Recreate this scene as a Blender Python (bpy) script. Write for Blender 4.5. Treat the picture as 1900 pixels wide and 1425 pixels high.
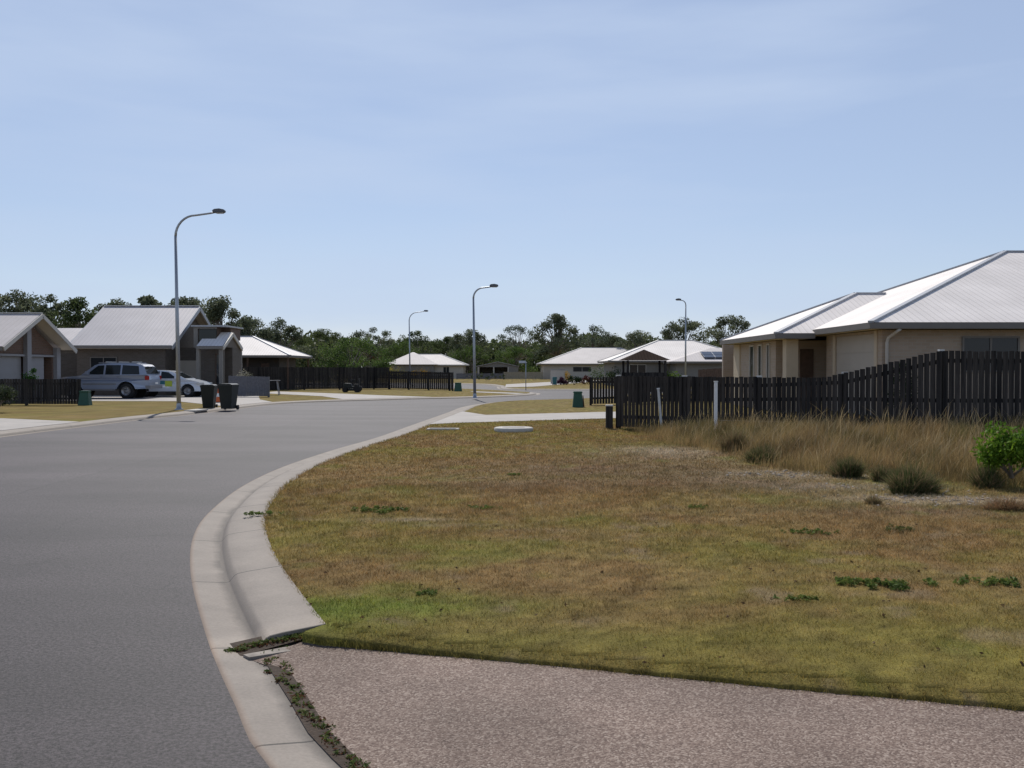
import bpy, math, random
import numpy as np
from mathutils import Vector, Matrix, Quaternion
random.seed(7); rng = np.random.default_rng(11)
scene = bpy.context.scene
for o in list(bpy.data.objects): bpy.data.objects.remove(o)
R = math.radians

# ------------------------------------------------------------------ camera
FPX, CX, CY, HOR, CAMH = 1750.0, 950.0, 712.5, 684.0, 1.6
PITCH = math.atan((CY-HOR)/FPX)
cam = bpy.data.cameras.new('camera'); camo = bpy.data.objects.new('camera', cam)
scene.collection.objects.link(camo); scene.camera = camo
cam.sensor_width = 36; cam.lens = 36*FPX/1900; cam.clip_end = 6000; cam.clip_start = 0.05
camo.location = (0, 0, CAMH); camo.rotation_euler = (math.pi/2-PITCH, 0, 0)

# ------------------------------------------------------------------ sky, sun, exposure
SUN_EL, SUN_AZ = 48.0, -9.0
w = bpy.data.worlds.new("World"); scene.world = w; w.use_nodes = True
nt = w.node_tree; nt.nodes.clear()
out = nt.nodes.new('ShaderNodeOutputWorld'); bg = nt.nodes.new('ShaderNodeBackground')
sky = nt.nodes.new('ShaderNodeTexSky'); sky.sky_type = 'NISHITA'; sky.sun_disc = False
sky.sun_elevation = R(SUN_EL); sky.sun_rotation = R(SUN_AZ)
sky.air_density = 1.0; sky.dust_density = 0.1; sky.ozone_density = 3.2; sky.altitude = 0
bg.inputs['Strength'].default_value = 0.094
tc = nt.nodes.new('ShaderNodeTexCoord'); mp = nt.nodes.new('ShaderNodeMapping')
mp.inputs['Scale'].default_value = (1.6, 1.0, 9.0); mp.inputs['Rotation'].default_value = (0, R(6), 0)
nz = nt.nodes.new('ShaderNodeTexNoise'); nz.inputs['Scale'].default_value = 1.6; nz.inputs['Detail'].default_value = 5
nz.inputs['Roughness'].default_value = 0.5
cr = nt.nodes.new('ShaderNodeValToRGB'); cr.color_ramp.elements[0].position = .42; cr.color_ramp.elements[1].position = .70
cr.color_ramp.elements[0].color = (.50, .50, .50, 1); cr.color_ramp.elements[1].color = (.80, .80, .80, 1)
mx = nt.nodes.new('ShaderNodeMixRGB'); mx.inputs['Color2'].default_value = (5.35, 7.1, 9.15, 1)
nt.links.new(tc.outputs['Generated'], mp.inputs[0]); nt.links.new(mp.outputs[0], nz.inputs['Vector'])
nt.links.new(nz.outputs['Fac'], cr.inputs[0]); sz = nt.nodes.new('ShaderNodeSeparateXYZ'); nt.links.new(tc.outputs['Generated'], sz.inputs[0])
fz = nt.nodes.new('ShaderNodeMapRange'); fz.interpolation_type = 'SMOOTHSTEP'   # haze veil thins out towards the zenith
fz.inputs[1].default_value = .38; fz.inputs[2].default_value = .75; fz.inputs[3].default_value = 1; fz.inputs[4].default_value = .05
nt.links.new(sz.outputs['Z'], fz.inputs[0]); ml = nt.nodes.new('ShaderNodeMath'); ml.operation = 'MULTIPLY'
nt.links.new(cr.outputs[0], ml.inputs[0]); nt.links.new(fz.outputs[0], ml.inputs[1]); nt.links.new(ml.outputs[0], mx.inputs['Fac'])
nt.links.new(sky.outputs[0], mx.inputs['Color1']); tn = nt.nodes.new('ShaderNodeMixRGB'); tn.blend_type = 'MULTIPLY'; tn.inputs['Fac'].default_value = 1; tn.inputs['Color2'].default_value = (1.06, .965, .98, 1)
nt.links.new(mx.outputs[0], tn.inputs['Color1']); nt.links.new(tn.outputs[0], bg.inputs[0])
nt.links.new(bg.outputs[0], out.inputs[0])
sl = bpy.data.lights.new('sun', 'SUN'); sl.energy = 3.9; sl.angle = R(.5); sl.color = (1, .95, .87)
so = bpy.data.objects.new('sun', sl); scene.collection.objects.link(so)
SV = Vector((math.sin(R(SUN_AZ))*math.cos(R(SUN_EL)), math.cos(R(SUN_AZ))*math.cos(R(SUN_EL)), math.sin(R(SUN_EL))))
so.rotation_mode = 'QUATERNION'; so.rotation_quaternion = SV.to_track_quat('Z', 'Y')
vs = scene.view_settings; vs.view_transform = 'Standard'; vs.look = 'None'; vs.exposure = 0.0; vs.gamma = 1
try: vs.use_curve_mapping = False
except Exception: pass
scene.cycles.max_bounces = 6; scene.cycles.transparent_max_bounces = 8; scene.cycles.use_denoising = True

# ------------------------------------------------------------------ helpers
col = scene.collection
def G(px, py, z=0.0):
    """point of the plane at height z seen at photo pixel px, py"""
    a = (px-CX)/FPX; b = -(py-CY)/FPX
    d = Vector((a, math.cos(PITCH)+b*math.sin(PITCH), -math.sin(PITCH)+b*math.cos(PITCH)))
    t = (z-CAMH)/d.z
    return (d.x*t, d.y*t)
def tag(o, label=None, cat=None, group=None, kind=None):
    for k, v in (('label', label), ('category', cat), ('group', group), ('kind', kind)):
        if v: o[k] = v
    return o
def empty(name, loc=(0, 0, 0), rz=0, label=None, cat=None, group=None):
    o = bpy.data.objects.new(name, None); col.objects.link(o); o.location = loc
    o.rotation_euler = (0, 0, rz); o.empty_display_size = .1
    return tag(o, label, cat, group)
def children(o): return [c for c in bpy.data.objects if c.parent == o]
def copy_tree(o, parent=None):
    c = o.copy(); col.objects.link(c); c.parent = parent
    for ch in children(o): copy_tree(ch, c)
    return c
class MB:
    def __init__(s): s.v = []; s.f = []; s.uv = []; s.m = []; s.sm = []
    def face(s, pts, uv=None, m=0, smooth=False):
        b = len(s.v); s.v += [tuple(p) for p in pts]; s.f.append(tuple(range(b, b+len(pts))))
        s.uv.append(uv if uv else [(0, 0)]*len(pts)); s.m.append(m); s.sm.append(smooth)
    def box(s, x0, x1, y0, y1, z0, z1, m=0):
        P = [(x0,y0,z0),(x1,y0,z0),(x1,y1,z0),(x0,y1,z0),(x0,y0,z1),(x1,y0,z1),(x1,y1,z1),(x0,y1,z1)]
        for q, (ua, va) in (((0,1,5,4),(0,2)),((1,2,6,5),(1,2)),((2,3,7,6),(0,2)),((3,0,4,7),(1,2)),((4,5,6,7),(0,1)),((3,2,1,0),(0,1))):
            s.face([P[i] for i in q], [(P[i][ua], P[i][va]) for i in q], m)
        return s
    def obox(s, c, ax, ay, az, hx, hy, hz, m=0):
        c = Vector(c); ax = Vector(ax).normalized(); ay = Vector(ay).normalized(); az = Vector(az).normalized()
        P = [c+ax*hx*i+ay*hy*j+az*hz*k for i, j, k in ((-1,-1,-1),(1,-1,-1),(1,1,-1),(-1,1,-1),(-1,-1,1),(1,-1,1),(1,1,1),(-1,1,1))]
        for q in ((0,1,5,4),(1,2,6,5),(2,3,7,6),(3,0,4,7),(4,5,6,7),(3,2,1,0)): s.face([P[i] for i in q], None, m)
        return s
    def bar(s, a, b, w_, h_, m=0, up=(0, 0, 1)):
        a = Vector(a); b = Vector(b); d = (b-a); L = d.length; d.normalize()
        u = Vector(up); sd = d.cross(u)
        if sd.length < 1e-4: sd = d.cross(Vector((1, 0, 0)))
        sd.normalize(); u = sd.cross(d)
        return s.obox((a+b)/2, d, sd, u, L/2, w_/2, h_/2, m)
    def tube(s, path, rad, n=8, m=0, cap=True):
        path = [Vector(p) for p in path]
        if not hasattr(rad, '__len__'): rad = [rad]*len(path)
        base = len(s.v); prev = None
        for i, p in enumerate(path):
            t = (path[min(i+1, len(path)-1)]-path[max(i-1, 0)]).normalized()
            if prev is None:
                prev = t.orthogonal().normalized()
            u = (prev-t*prev.dot(t)).normalized(); prev = u; v = t.cross(u)
            for k in range(n):
                a = 2*math.pi*k/n; s.v.append(tuple(p+(u*math.cos(a)+v*math.sin(a))*rad[i]))
        for i in range(len(path)-1):
            for k in range(n):
                a0 = base+i*n+k; a1 = base+i*n+(k+1) % n
                s.f.append((a0, a1, a1+n, a0+n)); s.uv.append([(0, 0)]*4); s.m.append(m); s.sm.append(True)
        if cap:
            for r, rev in ((0, True), (len(path)-1, False)):
                q = [base+r*n+k for k in range(n)]
                s.f.append(tuple(reversed(q)) if rev else tuple(q)); s.uv.append([(0, 0)]*n); s.m.append(m); s.sm.append(False)
        return s
    def lathe(s, prof, n=20, c=(0, 0, 0), axis='z', m=0, smooth=True):
        base = len(s.v)
        for r, h in prof:
            for k in range(n):
                a = 2*math.pi*k/n; x, y = r*math.cos(a), r*math.sin(a)
                p = (x, y, h) if axis == 'z' else (x, h, y)
                s.v.append((p[0]+c[0], p[1]+c[1], p[2]+c[2]))
        for i in range(len(prof)-1):
            for k in range(n):
                a0 = base+i*n+k; a1 = base+i*n+(k+1) % n
                s.f.append((a0, a1, a1+n, a0+n)); s.uv.append([(0, 0)]*4); s.m.append(m); s.sm.append(smooth)
        return s
    def prism(s, poly, y0, y1, m=0):
        """poly in x,z extruded along y"""
        a = [(p[0], y0, p[1]) for p in poly]; b = [(p[0], y1, p[1]) for p in poly]
        s.face(a, None, m); s.face(b[::-1], None, m)
        for i in range(len(poly)):
            j = (i+1) % len(poly); s.face([a[i], b[i], b[j], a[j]], None, m)
        return s
    def build(s, name, mats, parent=None, bevel=0, bseg=2):
        me = bpy.data.meshes.new(name); me.from_pydata(s.v, [], s.f)
        ul = me.uv_layers.new(name='UVMap'); flat = [c for f in s.uv for p in f for c in p]
        ul.data.foreach_set('uv', flat)
        me.polygons.foreach_set('material_index', s.m); me.polygons.foreach_set('use_smooth', s.sm)
        for m in (mats if isinstance(mats, (list, tuple)) else [mats]): me.materials.append(m)
        me.update()
        o = bpy.data.objects.new(name, me); col.objects.link(o)
        if parent: o.parent = parent
        if bevel:
            import bmesh
            bm = bmesh.new(); bm.from_mesh(me); bmesh.ops.remove_doubles(bm, verts=bm.verts, dist=1e-5)
            bmesh.ops.recalc_face_normals(bm, faces=bm.faces)
            es = [e for e in bm.edges if len(e.link_faces) == 2 and e.calc_face_angle(0) > .5]
            bmesh.ops.bevel(bm, geom=es, offset=bevel, segments=bseg, affect='EDGES', clamp_overlap=True)
            bm.to_mesh(me); bm.free()
        return o
def np_mesh(name, V, F, mat, attr=None, parent=None, smooth=False):
    """V (n,3), F (m,k) constant k, attr: dict name->(n,3) colours"""
    me = bpy.data.meshes.new(name); n = len(V); m, k = F.shape
    me.vertices.add(n); me.vertices.foreach_set('co', V.astype(np.float32).ravel())
    me.loops.add(m*k); me.loops.foreach_set('vertex_index', F.astype(np.int32).ravel())
    me.polygons.add(m); me.polygons.foreach_set('loop_start', np.arange(0, m*k, k, dtype=np.int32))
    me.polygons.foreach_set('loop_total', np.full(m, k, dtype=np.int32))
    if smooth: me.polygons.foreach_set('use_smooth', np.ones(m, dtype=bool))
    me.update(calc_edges=True); me.validate()
    for an, a in (attr or {}).items():
        ca = me.color_attributes.new(name=an, type='FLOAT_COLOR', domain='POINT')
        ca.data.foreach_set('color', np.concatenate([a, np.ones((len(a), 1))], 1).astype(np.float32).ravel())
    me.materials.append(mat)
    o = bpy.data.objects.new(name, me); col.objects.link(o)
    if parent: o.parent = parent
    return o

# value noise in numpy
_perm = rng.random((256, 256))
def vnoise(x, y):
    xi = np.floor(x).astype(int); yi = np.floor(y).astype(int); fx = x-xi; fy = y-yi
    fx = fx*fx*(3-2*fx); fy = fy*fy*(3-2*fy)
    g = lambda a, b: _perm[a % 256, b % 256]
    return (g(xi, yi)*(1-fx)+g(xi+1, yi)*fx)*(1-fy)+(g(xi, yi+1)*(1-fx)+g(xi+1, yi+1)*fx)*fy
def fbm(x, y, o=4, rough=.55):
    s = np.zeros_like(x, dtype=float); a = 1.; t = 0.
    for i in range(o):
        s += a*vnoise(x*2**i+17.3*i, y*2**i+5.1*i); t += a; a *= rough
    return s/t
def sstep(a, b, x):
    t = np.clip((x-a)/(b-a), 0, 1); return t*t*(3-2*t)

# ------------------------------------------------------------------ materials
def nodes(name):
    m = bpy.data.materials.new(name); m.use_nodes = True; t = m.node_tree
    return m, t, t.nodes['Principled BSDF'], t.nodes.new, t.links.new
def mat(name, c, rough=.7, metal=0, spec=.5, var=.12, vscale=3., bump=0., bscale=60., coat=0., detail=4):
    m, t, b, N, L = nodes(name)
    tcn = N('ShaderNodeTexCoord'); n = N('ShaderNodeTexNoise'); n.inputs['Scale'].default_value = vscale
    n.inputs['Detail'].default_value = detail; L(tcn.outputs['Object'], n.inputs['Vector'])
    r = N('ShaderNodeMapRange'); r.inputs[1].default_value = .25; r.inputs[2].default_value = .75
    r.inputs[3].default_value = 1-var; r.inputs[4].default_value = 1+var; L(n.outputs['Fac'], r.inputs[0])
    mu = N('ShaderNodeVectorMath'); mu.operation = 'SCALE'; mu.inputs[0].default_value = c
    L(r.outputs[0], mu.inputs['Scale']); L(mu.outputs[0], b.inputs['Base Color'])
    b.inputs['Roughness'].default_value = rough; b.inputs['Metallic'].default_value = metal
    b.inputs['Specular IOR Level'].default_value = spec; b.inputs['Coat Weight'].default_value = coat
    if bump:
        n2 = N('ShaderNodeTexNoise'); n2.inputs['Scale'].default_value = bscale; n2.inputs['Detail'].default_value = 3
        L(tcn.outputs['Object'], n2.inputs['Vector']); bp = N('ShaderNodeBump'); bp.inputs['Strength'].default_value = bump
        bp.inputs['Distance'].default_value = .02
        L(n2.outputs['Fac'], bp.inputs['Height']); L(bp.outputs[0], b.inputs['Normal'])
    return m
def roofmat(name, c, rough=.42, pitch=.19, line=.30, tile=0., spec=.5, metal=0.):
    """ribbed metal sheet: ribs run down the slope (u along the eave)"""
    m, t, b, N, L = nodes(name)
    uv = N('ShaderNodeUVMap'); uv.uv_map = 'UVMap'; sp = N('ShaderNodeSeparateXYZ'); L(uv.outputs[0], sp.inputs[0])
    def math_(op, a, bb=None, cl=False):
        n = N('ShaderNodeMath'); n.operation = op; n.use_clamp = cl
        for i, v in enumerate((a, bb)):
            if v is None: continue
            if isinstance(v, (int, float)): n.inputs[i].default_value = v
            else: L(v, n.inputs[i])
        return n.outputs[0]
    fr = math_('FRACT', math_('DIVIDE', sp.outputs['X'], pitch))
    d = math_('ABSOLUTE', math_('SUBTRACT', fr, .5))
    rib = math_('MULTIPLY', math_('SUBTRACT', d, .36), 8., True)
    if tile:
        fr2 = math_('FRACT', math_('DIVIDE', sp.outputs['Y'], tile)); rib = math_('MAXIMUM', rib, math_('MULTIPLY', math_('SUBTRACT', fr2, .86), 8., True))
    tcn = N('ShaderNodeTexCoord'); n = N('ShaderNodeTexNoise'); n.inputs['Scale'].default_value = .8; n.inputs['Detail'].default_value = 6
    L(tcn.outputs['Object'], n.inputs['Vector'])
    r = N('ShaderNodeMapRange'); r.inputs[1].default_value = .3; r.inputs[2].default_value = .7; r.inputs[3].default_value = .9; r.inputs[4].default_value = 1.06
    L(n.outputs['Fac'], r.inputs[0])
    f = math_('MULTIPLY', r.outputs[0], math_('SUBTRACT', 1., math_('MULTIPLY', rib, line)))
    mu = N('ShaderNodeVectorMath'); mu.operation = 'SCALE'; mu.inputs[0].default_value = c; L(f, mu.inputs['Scale'])
    L(mu.outputs[0], b.inputs['Base Color']); b.inputs['Roughness'].default_value = rough; b.inputs['Specular IOR Level'].default_value = spec; b.inputs['Metallic'].default_value = metal
    bp = N('ShaderNodeBump'); bp.inputs['Strength'].default_value = .25; bp.inputs['Distance'].default_value = .02
    L(rib, bp.inputs['Height']); L(bp.outputs[0], b.inputs['Normal'])
    return m
def brickmat(name, c1, c2, mortar, scale=1.):
    m, t, b, N, L = nodes(name)
    uv = N('ShaderNodeUVMap'); uv.uv_map = 'UVMap'; br = N('ShaderNodeTexBrick'); L(uv.outputs[0], br.inputs['Vector'])
    br.inputs['Color1'].default_value = (*c1, 1); br.inputs['Color2'].default_value = (*c2, 1); br.inputs['Mortar'].default_value = (*mortar, 1)
    br.inputs['Scale'].default_value = scale; br.inputs['Brick Width'].default_value = .24; br.inputs['Row Height'].default_value = .086
    br.inputs['Mortar Size'].default_value = .008
    L(br.outputs['Color'], b.inputs['Base Color']); b.inputs['Roughness'].default_value = .85
    return m
def vcmat(name, attr, rough=.8, trans=.0, speckle=0., sscale=200., bump=0., shift=None):
    m, t, b, N, L = nodes(name)
    a = N('ShaderNodeVertexColor'); a.layer_name = attr; c = a.outputs['Color']
    if speckle:
        tcn = N('ShaderNodeTexCoord'); n = N('ShaderNodeTexNoise'); n.inputs['Scale'].default_value = sscale; n.inputs['Detail'].default_value = 6
        n.inputs['Roughness'].default_value = .7
        L(tcn.outputs['Object'], n.inputs['Vector'])
        r = N('ShaderNodeMapRange'); r.inputs[1].default_value = .25; r.inputs[2].default_value = .75; r.inputs[3].default_value = 1-speckle; r.inputs[4].default_value = 1+speckle
        L(n.outputs['Fac'], r.inputs[0]); mu = N('ShaderNodeVectorMath'); mu.operation = 'SCALE'; L(c, mu.inputs[0]); L(r.outputs[0], mu.inputs['Scale']); c = mu.outputs[0]
        if bump:
            bp = N('ShaderNodeBump'); bp.inputs['Strength'].default_value = bump; bp.inputs['Distance'].default_value = .03
            L(n.outputs['Fac'], bp.inputs['Height']); L(bp.outputs[0], b.inputs['Normal'])
    L(c, b.inputs['Base Color']); b.inputs['Roughness'].default_value = rough; b.inputs['Specular IOR Level'].default_value = .1
    if trans:
        tr = N('ShaderNodeBsdfTranslucent'); ms = N('ShaderNodeMixShader'); ms.inputs[0].default_value = trans
        L(c, tr.inputs['Color']); L(b.outputs[0], ms.inputs[1]); L(tr.outputs[0], ms.inputs[2])
        L(ms.outputs[0], t.nodes['Material Output'].inputs['Surface'])
    return m
def asphaltmat():
    m, t, b, N, L = nodes('asphalt')
    tcn = N('ShaderNodeTexCoord')
    v = N('ShaderNodeTexNoise'); v.inputs['Scale'].default_value = 48; v.inputs['Detail'].default_value = 3; v.inputs['Roughness'].default_value = .8; L(tcn.outputs['Object'], v.inputs['Vector'])
    c1 = N('ShaderNodeValToRGB'); e = c1.color_ramp.elements; e[0].position = .37; e[0].color = (.009, .0072, .0078, 1); e[1].position = .66; e[1].color = (.094, .076, .081, 1)
    L(v.outputs['Fac'], c1.inputs[0])
    n = N('ShaderNodeTexNoise'); n.inputs['Scale'].default_value = .35; n.inputs['Detail'].default_value = 6
    mpp = N('ShaderNodeMapping'); mpp.inputs['Scale'].default_value = (.6, 1.6, 1); mpp.inputs['Rotation'].default_value = (0, 0, .5)
    L(tcn.outputs['Object'], mpp.inputs[0]); L(mpp.outputs[0], n.inputs['Vector'])
    r = N('ShaderNodeMapRange'); r.inputs[1].default_value = .36; r.inputs[2].default_value = .64; r.inputs[3].default_value = .68; r.inputs[4].default_value = 1.32
    L(n.outputs['Fac'], r.inputs[0]); mu = N('ShaderNodeVectorMath'); mu.operation = 'SCALE'; L(c1.outputs[0], mu.inputs[0])
    def MM(op, a, bb=None, cl=False):
        q = N('ShaderNodeMath'); q.operation = op; q.use_clamp = cl
        for i_, v_ in enumerate((a, bb)):
            if v_ is None: continue
            if isinstance(v_, (int, float)): q.inputs[i_].default_value = v_
            else: L(v_, q.inputs[i_])
        return q.outputs[0]
    sx = N('ShaderNodeSeparateXYZ'); L(tcn.outputs['Object'], sx.inputs[0]); n4 = N('ShaderNodeTexNoise'); n4.inputs['Scale'].default_value = .9; n4.inputs['Detail'].default_value = 7; L(tcn.outputs['Object'], n4.inputs['Vector'])
    xs_ = MM('ADD', sx.outputs['X'], MM('MULTIPLY', n4.outputs['Fac'], .5))
    seam = MM('SUBTRACT', 1., MM('DIVIDE', MM('ABSOLUTE', MM('ADD', xs_, 6.45)), .035), True)
    side = MM('MULTIPLY', MM('MULTIPLY', MM('ADD', xs_, 6.45), 12., True), .12)
    vc = N('ShaderNodeTexVoronoi'); vc.feature = 'DISTANCE_TO_EDGE'; vc.inputs['Scale'].default_value = .16; wv = N('ShaderNodeVectorMath'); wv.operation = 'ADD'
    wn = N('ShaderNodeVectorMath'); wn.operation = 'SCALE'; wn.inputs['Scale'].default_value = 1.6; L(n4.outputs['Color'], wn.inputs[0]); L(tcn.outputs['Object'], wv.inputs[0]); L(wn.outputs[0], wv.inputs[1]); L(wv.outputs[0], vc.inputs['Vector'])
    crack = MM('SUBTRACT', 1., MM('DIVIDE', vc.outputs['Distance'], .0022), True)
    k_ = MM('MULTIPLY', r.outputs[0], MM('SUBTRACT', 1., MM('MULTIPLY', seam, .4)))
    k_ = MM('MULTIPLY', k_, MM('SUBTRACT', 1.06, side)); k_ = MM('MULTIPLY', k_, MM('SUBTRACT', 1., MM('MULTIPLY', crack, .45)))
    L(k_, mu.inputs['Scale'])
    L(mu.outputs[0], b.inputs['Base Color']); b.inputs['Roughness'].default_value = .66; b.inputs['Specular IOR Level'].default_value = .28
    bp = N('ShaderNodeBump'); bp.inputs['Strength'].default_value = .6; bp.inputs['Distance'].default_value = .006
    L(v.outputs['Fac'], bp.inputs['Height']); L(bp.outputs[0], b.inputs['Normal'])
    return m
def aggmat():
    m, t, b, N, L = nodes('exposed_aggregate')
    tcn = N('ShaderNodeTexCoord'); v = N('ShaderNodeTexVoronoi'); v.inputs['Scale'].default_value = 115; L(tcn.outputs['Object'], v.inputs['Vector'])
    sp = N('ShaderNodeSeparateXYZ'); L(v.outputs['Color'], sp.inputs[0])
    c1 = N('ShaderNodeValToRGB'); e = c1.color_ramp.elements; e[0].position = 0; e[0].color = (.105, .071, .057, 1); e[1].position = 1; e[1].color = (.36, .29, .24, 1)
    for p, c in ((.25, (.160, .112, .089)), (.55, (.208, .150, .120)), (.8, (.26, .198, .16))):
        q = e.new(p); q.color = (*c, 1)
    L(sp.outputs['X'], c1.inputs[0])
    n = N('ShaderNodeTexNoise'); n.inputs['Scale'].default_value = 1.3; n.inputs['Detail'].default_value = 6; L(tcn.outputs['Object'], n.inputs['Vector'])
    r = N('ShaderNodeMapRange'); r.inputs[1].default_value = .3; r.inputs[2].default_value = .7; r.inputs[3].default_value = .8; r.inputs[4].default_value = 1.15
    L(n.outputs['Fac'], r.inputs[0]); mu = N('ShaderNodeVectorMath'); mu.operation = 'SCALE'; L(c1.outputs[0], mu.inputs[0]); L(r.outputs[0], mu.inputs['Scale'])
    L(mu.outputs[0], b.inputs['Base Color']); b.inputs['Roughness'].default_value = .8; b.inputs['Specular IOR Level'].default_value = .2
    bp = N('ShaderNodeBump'); bp.inputs['Strength'].default_value = .3; bp.inputs['Distance'].default_value = .006; bp.invert = True
    L(v.outputs['Distance'], bp.inputs['Height']); L(bp.outputs[0], b.inputs['Normal'])
    return m
def kerbmat():
    m, t, b, N, L = nodes('kerb_concrete')
    uv = N('ShaderNodeUVMap'); uv.uv_map = 'UVMap'; sp = N('ShaderNodeSeparateXYZ'); L(uv.outputs[0], sp.inputs[0])
    def M(op, a, bb=None, cl=False):
        n = N('ShaderNodeMath'); n.operation = op; n.use_clamp = cl
        for i, v in enumerate((a, bb)):
            if v is None: continue
            if isinstance(v, (int, float)): n.inputs[i].default_value = v
            else: L(v, n.inputs[i])
        return n.outputs[0]
    tcn = N('ShaderNodeTexCoord'); n1 = N('ShaderNodeTexNoise'); n1.inputs['Scale'].default_value = 2.2; n1.inputs['Detail'].default_value = 8; n1.inputs['Roughness'].default_value = .65
    L(tcn.outputs['Object'], n1.inputs['Vector'])
    n2 = N('ShaderNodeTexNoise'); n2.inputs['Scale'].default_value = 60; n2.inputs['Detail'].default_value = 4; L(tcn.outputs['Object'], n2.inputs['Vector'])
    fr = M('FRACT', M('DIVIDE', sp.outputs['X'], 1.9)); jt = M('LESS_THAN', fr, .009)
    # dirt settled along the gutter line
    dv = M('SUBTRACT', sp.outputs['Y'], M('ADD', .25, M('MULTIPLY', M('SUBTRACT', n1.outputs['Fac'], .5), .12)))
    dirt = M('SUBTRACT', 1., M('DIVIDE', M('ABSOLUTE', dv), .07), True)
    ed = M('SUBTRACT', 1., M('DIVIDE', sp.outputs['Y'], .035), True)
    f = M('ADD', M('MULTIPLY', n1.outputs['Fac'], .7), M('ADD', .38, M('MULTIPLY', n2.outputs['Fac'], .45)))
    f = M('MULTIPLY', f, M('SUBTRACT', 1., M('MULTIPLY', dirt, .48))); f = M('MULTIPLY', f, M('SUBTRACT', 1., M('MULTIPLY', jt, .75)))
    mu = N('ShaderNodeVectorMath'); mu.operation = 'SCALE'; mu.inputs[0].default_value = (.262, .224, .188); L(f, mu.inputs['Scale'])
    mxx = N('ShaderNodeMixRGB'); L(M('MULTIPLY', ed, .4), mxx.inputs[0]); L(mu.outputs[0], mxx.inputs[1]); mxx.inputs[2].default_value = (.25, .15, .09, 1)
    L(mxx.outputs[0], b.inputs['Base Color']); b.inputs['Roughness'].default_value = .8
    bp = N('ShaderNodeBump'); bp.inputs['Strength'].default_value = .25; bp.inputs['Distance'].default_value = .005
    L(n2.outputs['Fac'], bp.inputs['Height']); L(bp.outputs[0], b.inputs['Normal'])
    return m
def timbermat():
    m, t, b, N, L = nodes('dark_stained_timber')
    tcn = N('ShaderNodeTexCoord'); mp_ = N('ShaderNodeMapping'); mp_.inputs['Scale'].default_value = (8.5, 8.5, .35); L(tcn.outputs['Object'], mp_.inputs[0])
    n = N('ShaderNodeTexNoise'); n.inputs['Scale'].default_value = 1.; n.inputs['Detail'].default_value = 2; L(mp_.outputs[0], n.inputs['Vector'])
    mp2 = N('ShaderNodeMapping'); mp2.inputs['Scale'].default_value = (90, 90, 4); L(tcn.outputs['Object'], mp2.inputs[0])
    n2 = N('ShaderNodeTexNoise'); n2.inputs['Scale'].default_value = 1.; n2.inputs['Detail'].default_value = 4; L(mp2.outputs[0], n2.inputs['Vector'])
    c1 = N('ShaderNodeValToRGB'); e = c1.color_ramp.elements; e[0].position = .32; e[0].color = (.014, .013, .013, 1); e[1].position = .70; e[1].color = (.062, .054, .048, 1); L(n.outputs['Fac'], c1.inputs[0])
    r = N('ShaderNodeMapRange'); r.inputs[1].default_value = .3; r.inputs[2].default_value = .7; r.inputs[3].default_value = .65; r.inputs[4].default_value = 1.4; L(n2.outputs['Fac'], r.inputs[0])
    mu = N('ShaderNodeVectorMath'); mu.operation = 'SCALE'; L(c1.outputs[0], mu.inputs[0]); L(r.outputs[0], mu.inputs['Scale']); L(mu.outputs[0], b.inputs['Base Color'])
    b.inputs['Roughness'].default_value = .85; b.inputs['Specular IOR Level'].default_value = .2
    return m
def glassmat(name, c=(.02, .025, .03), rough=.08):
    m, t, b, N, L = nodes(name); b.inputs['Base Color'].default_value = (*c, 1); b.inputs['Roughness'].default_value = rough
    b.inputs['Specular IOR Level'].default_value = .35
    return m
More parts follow.
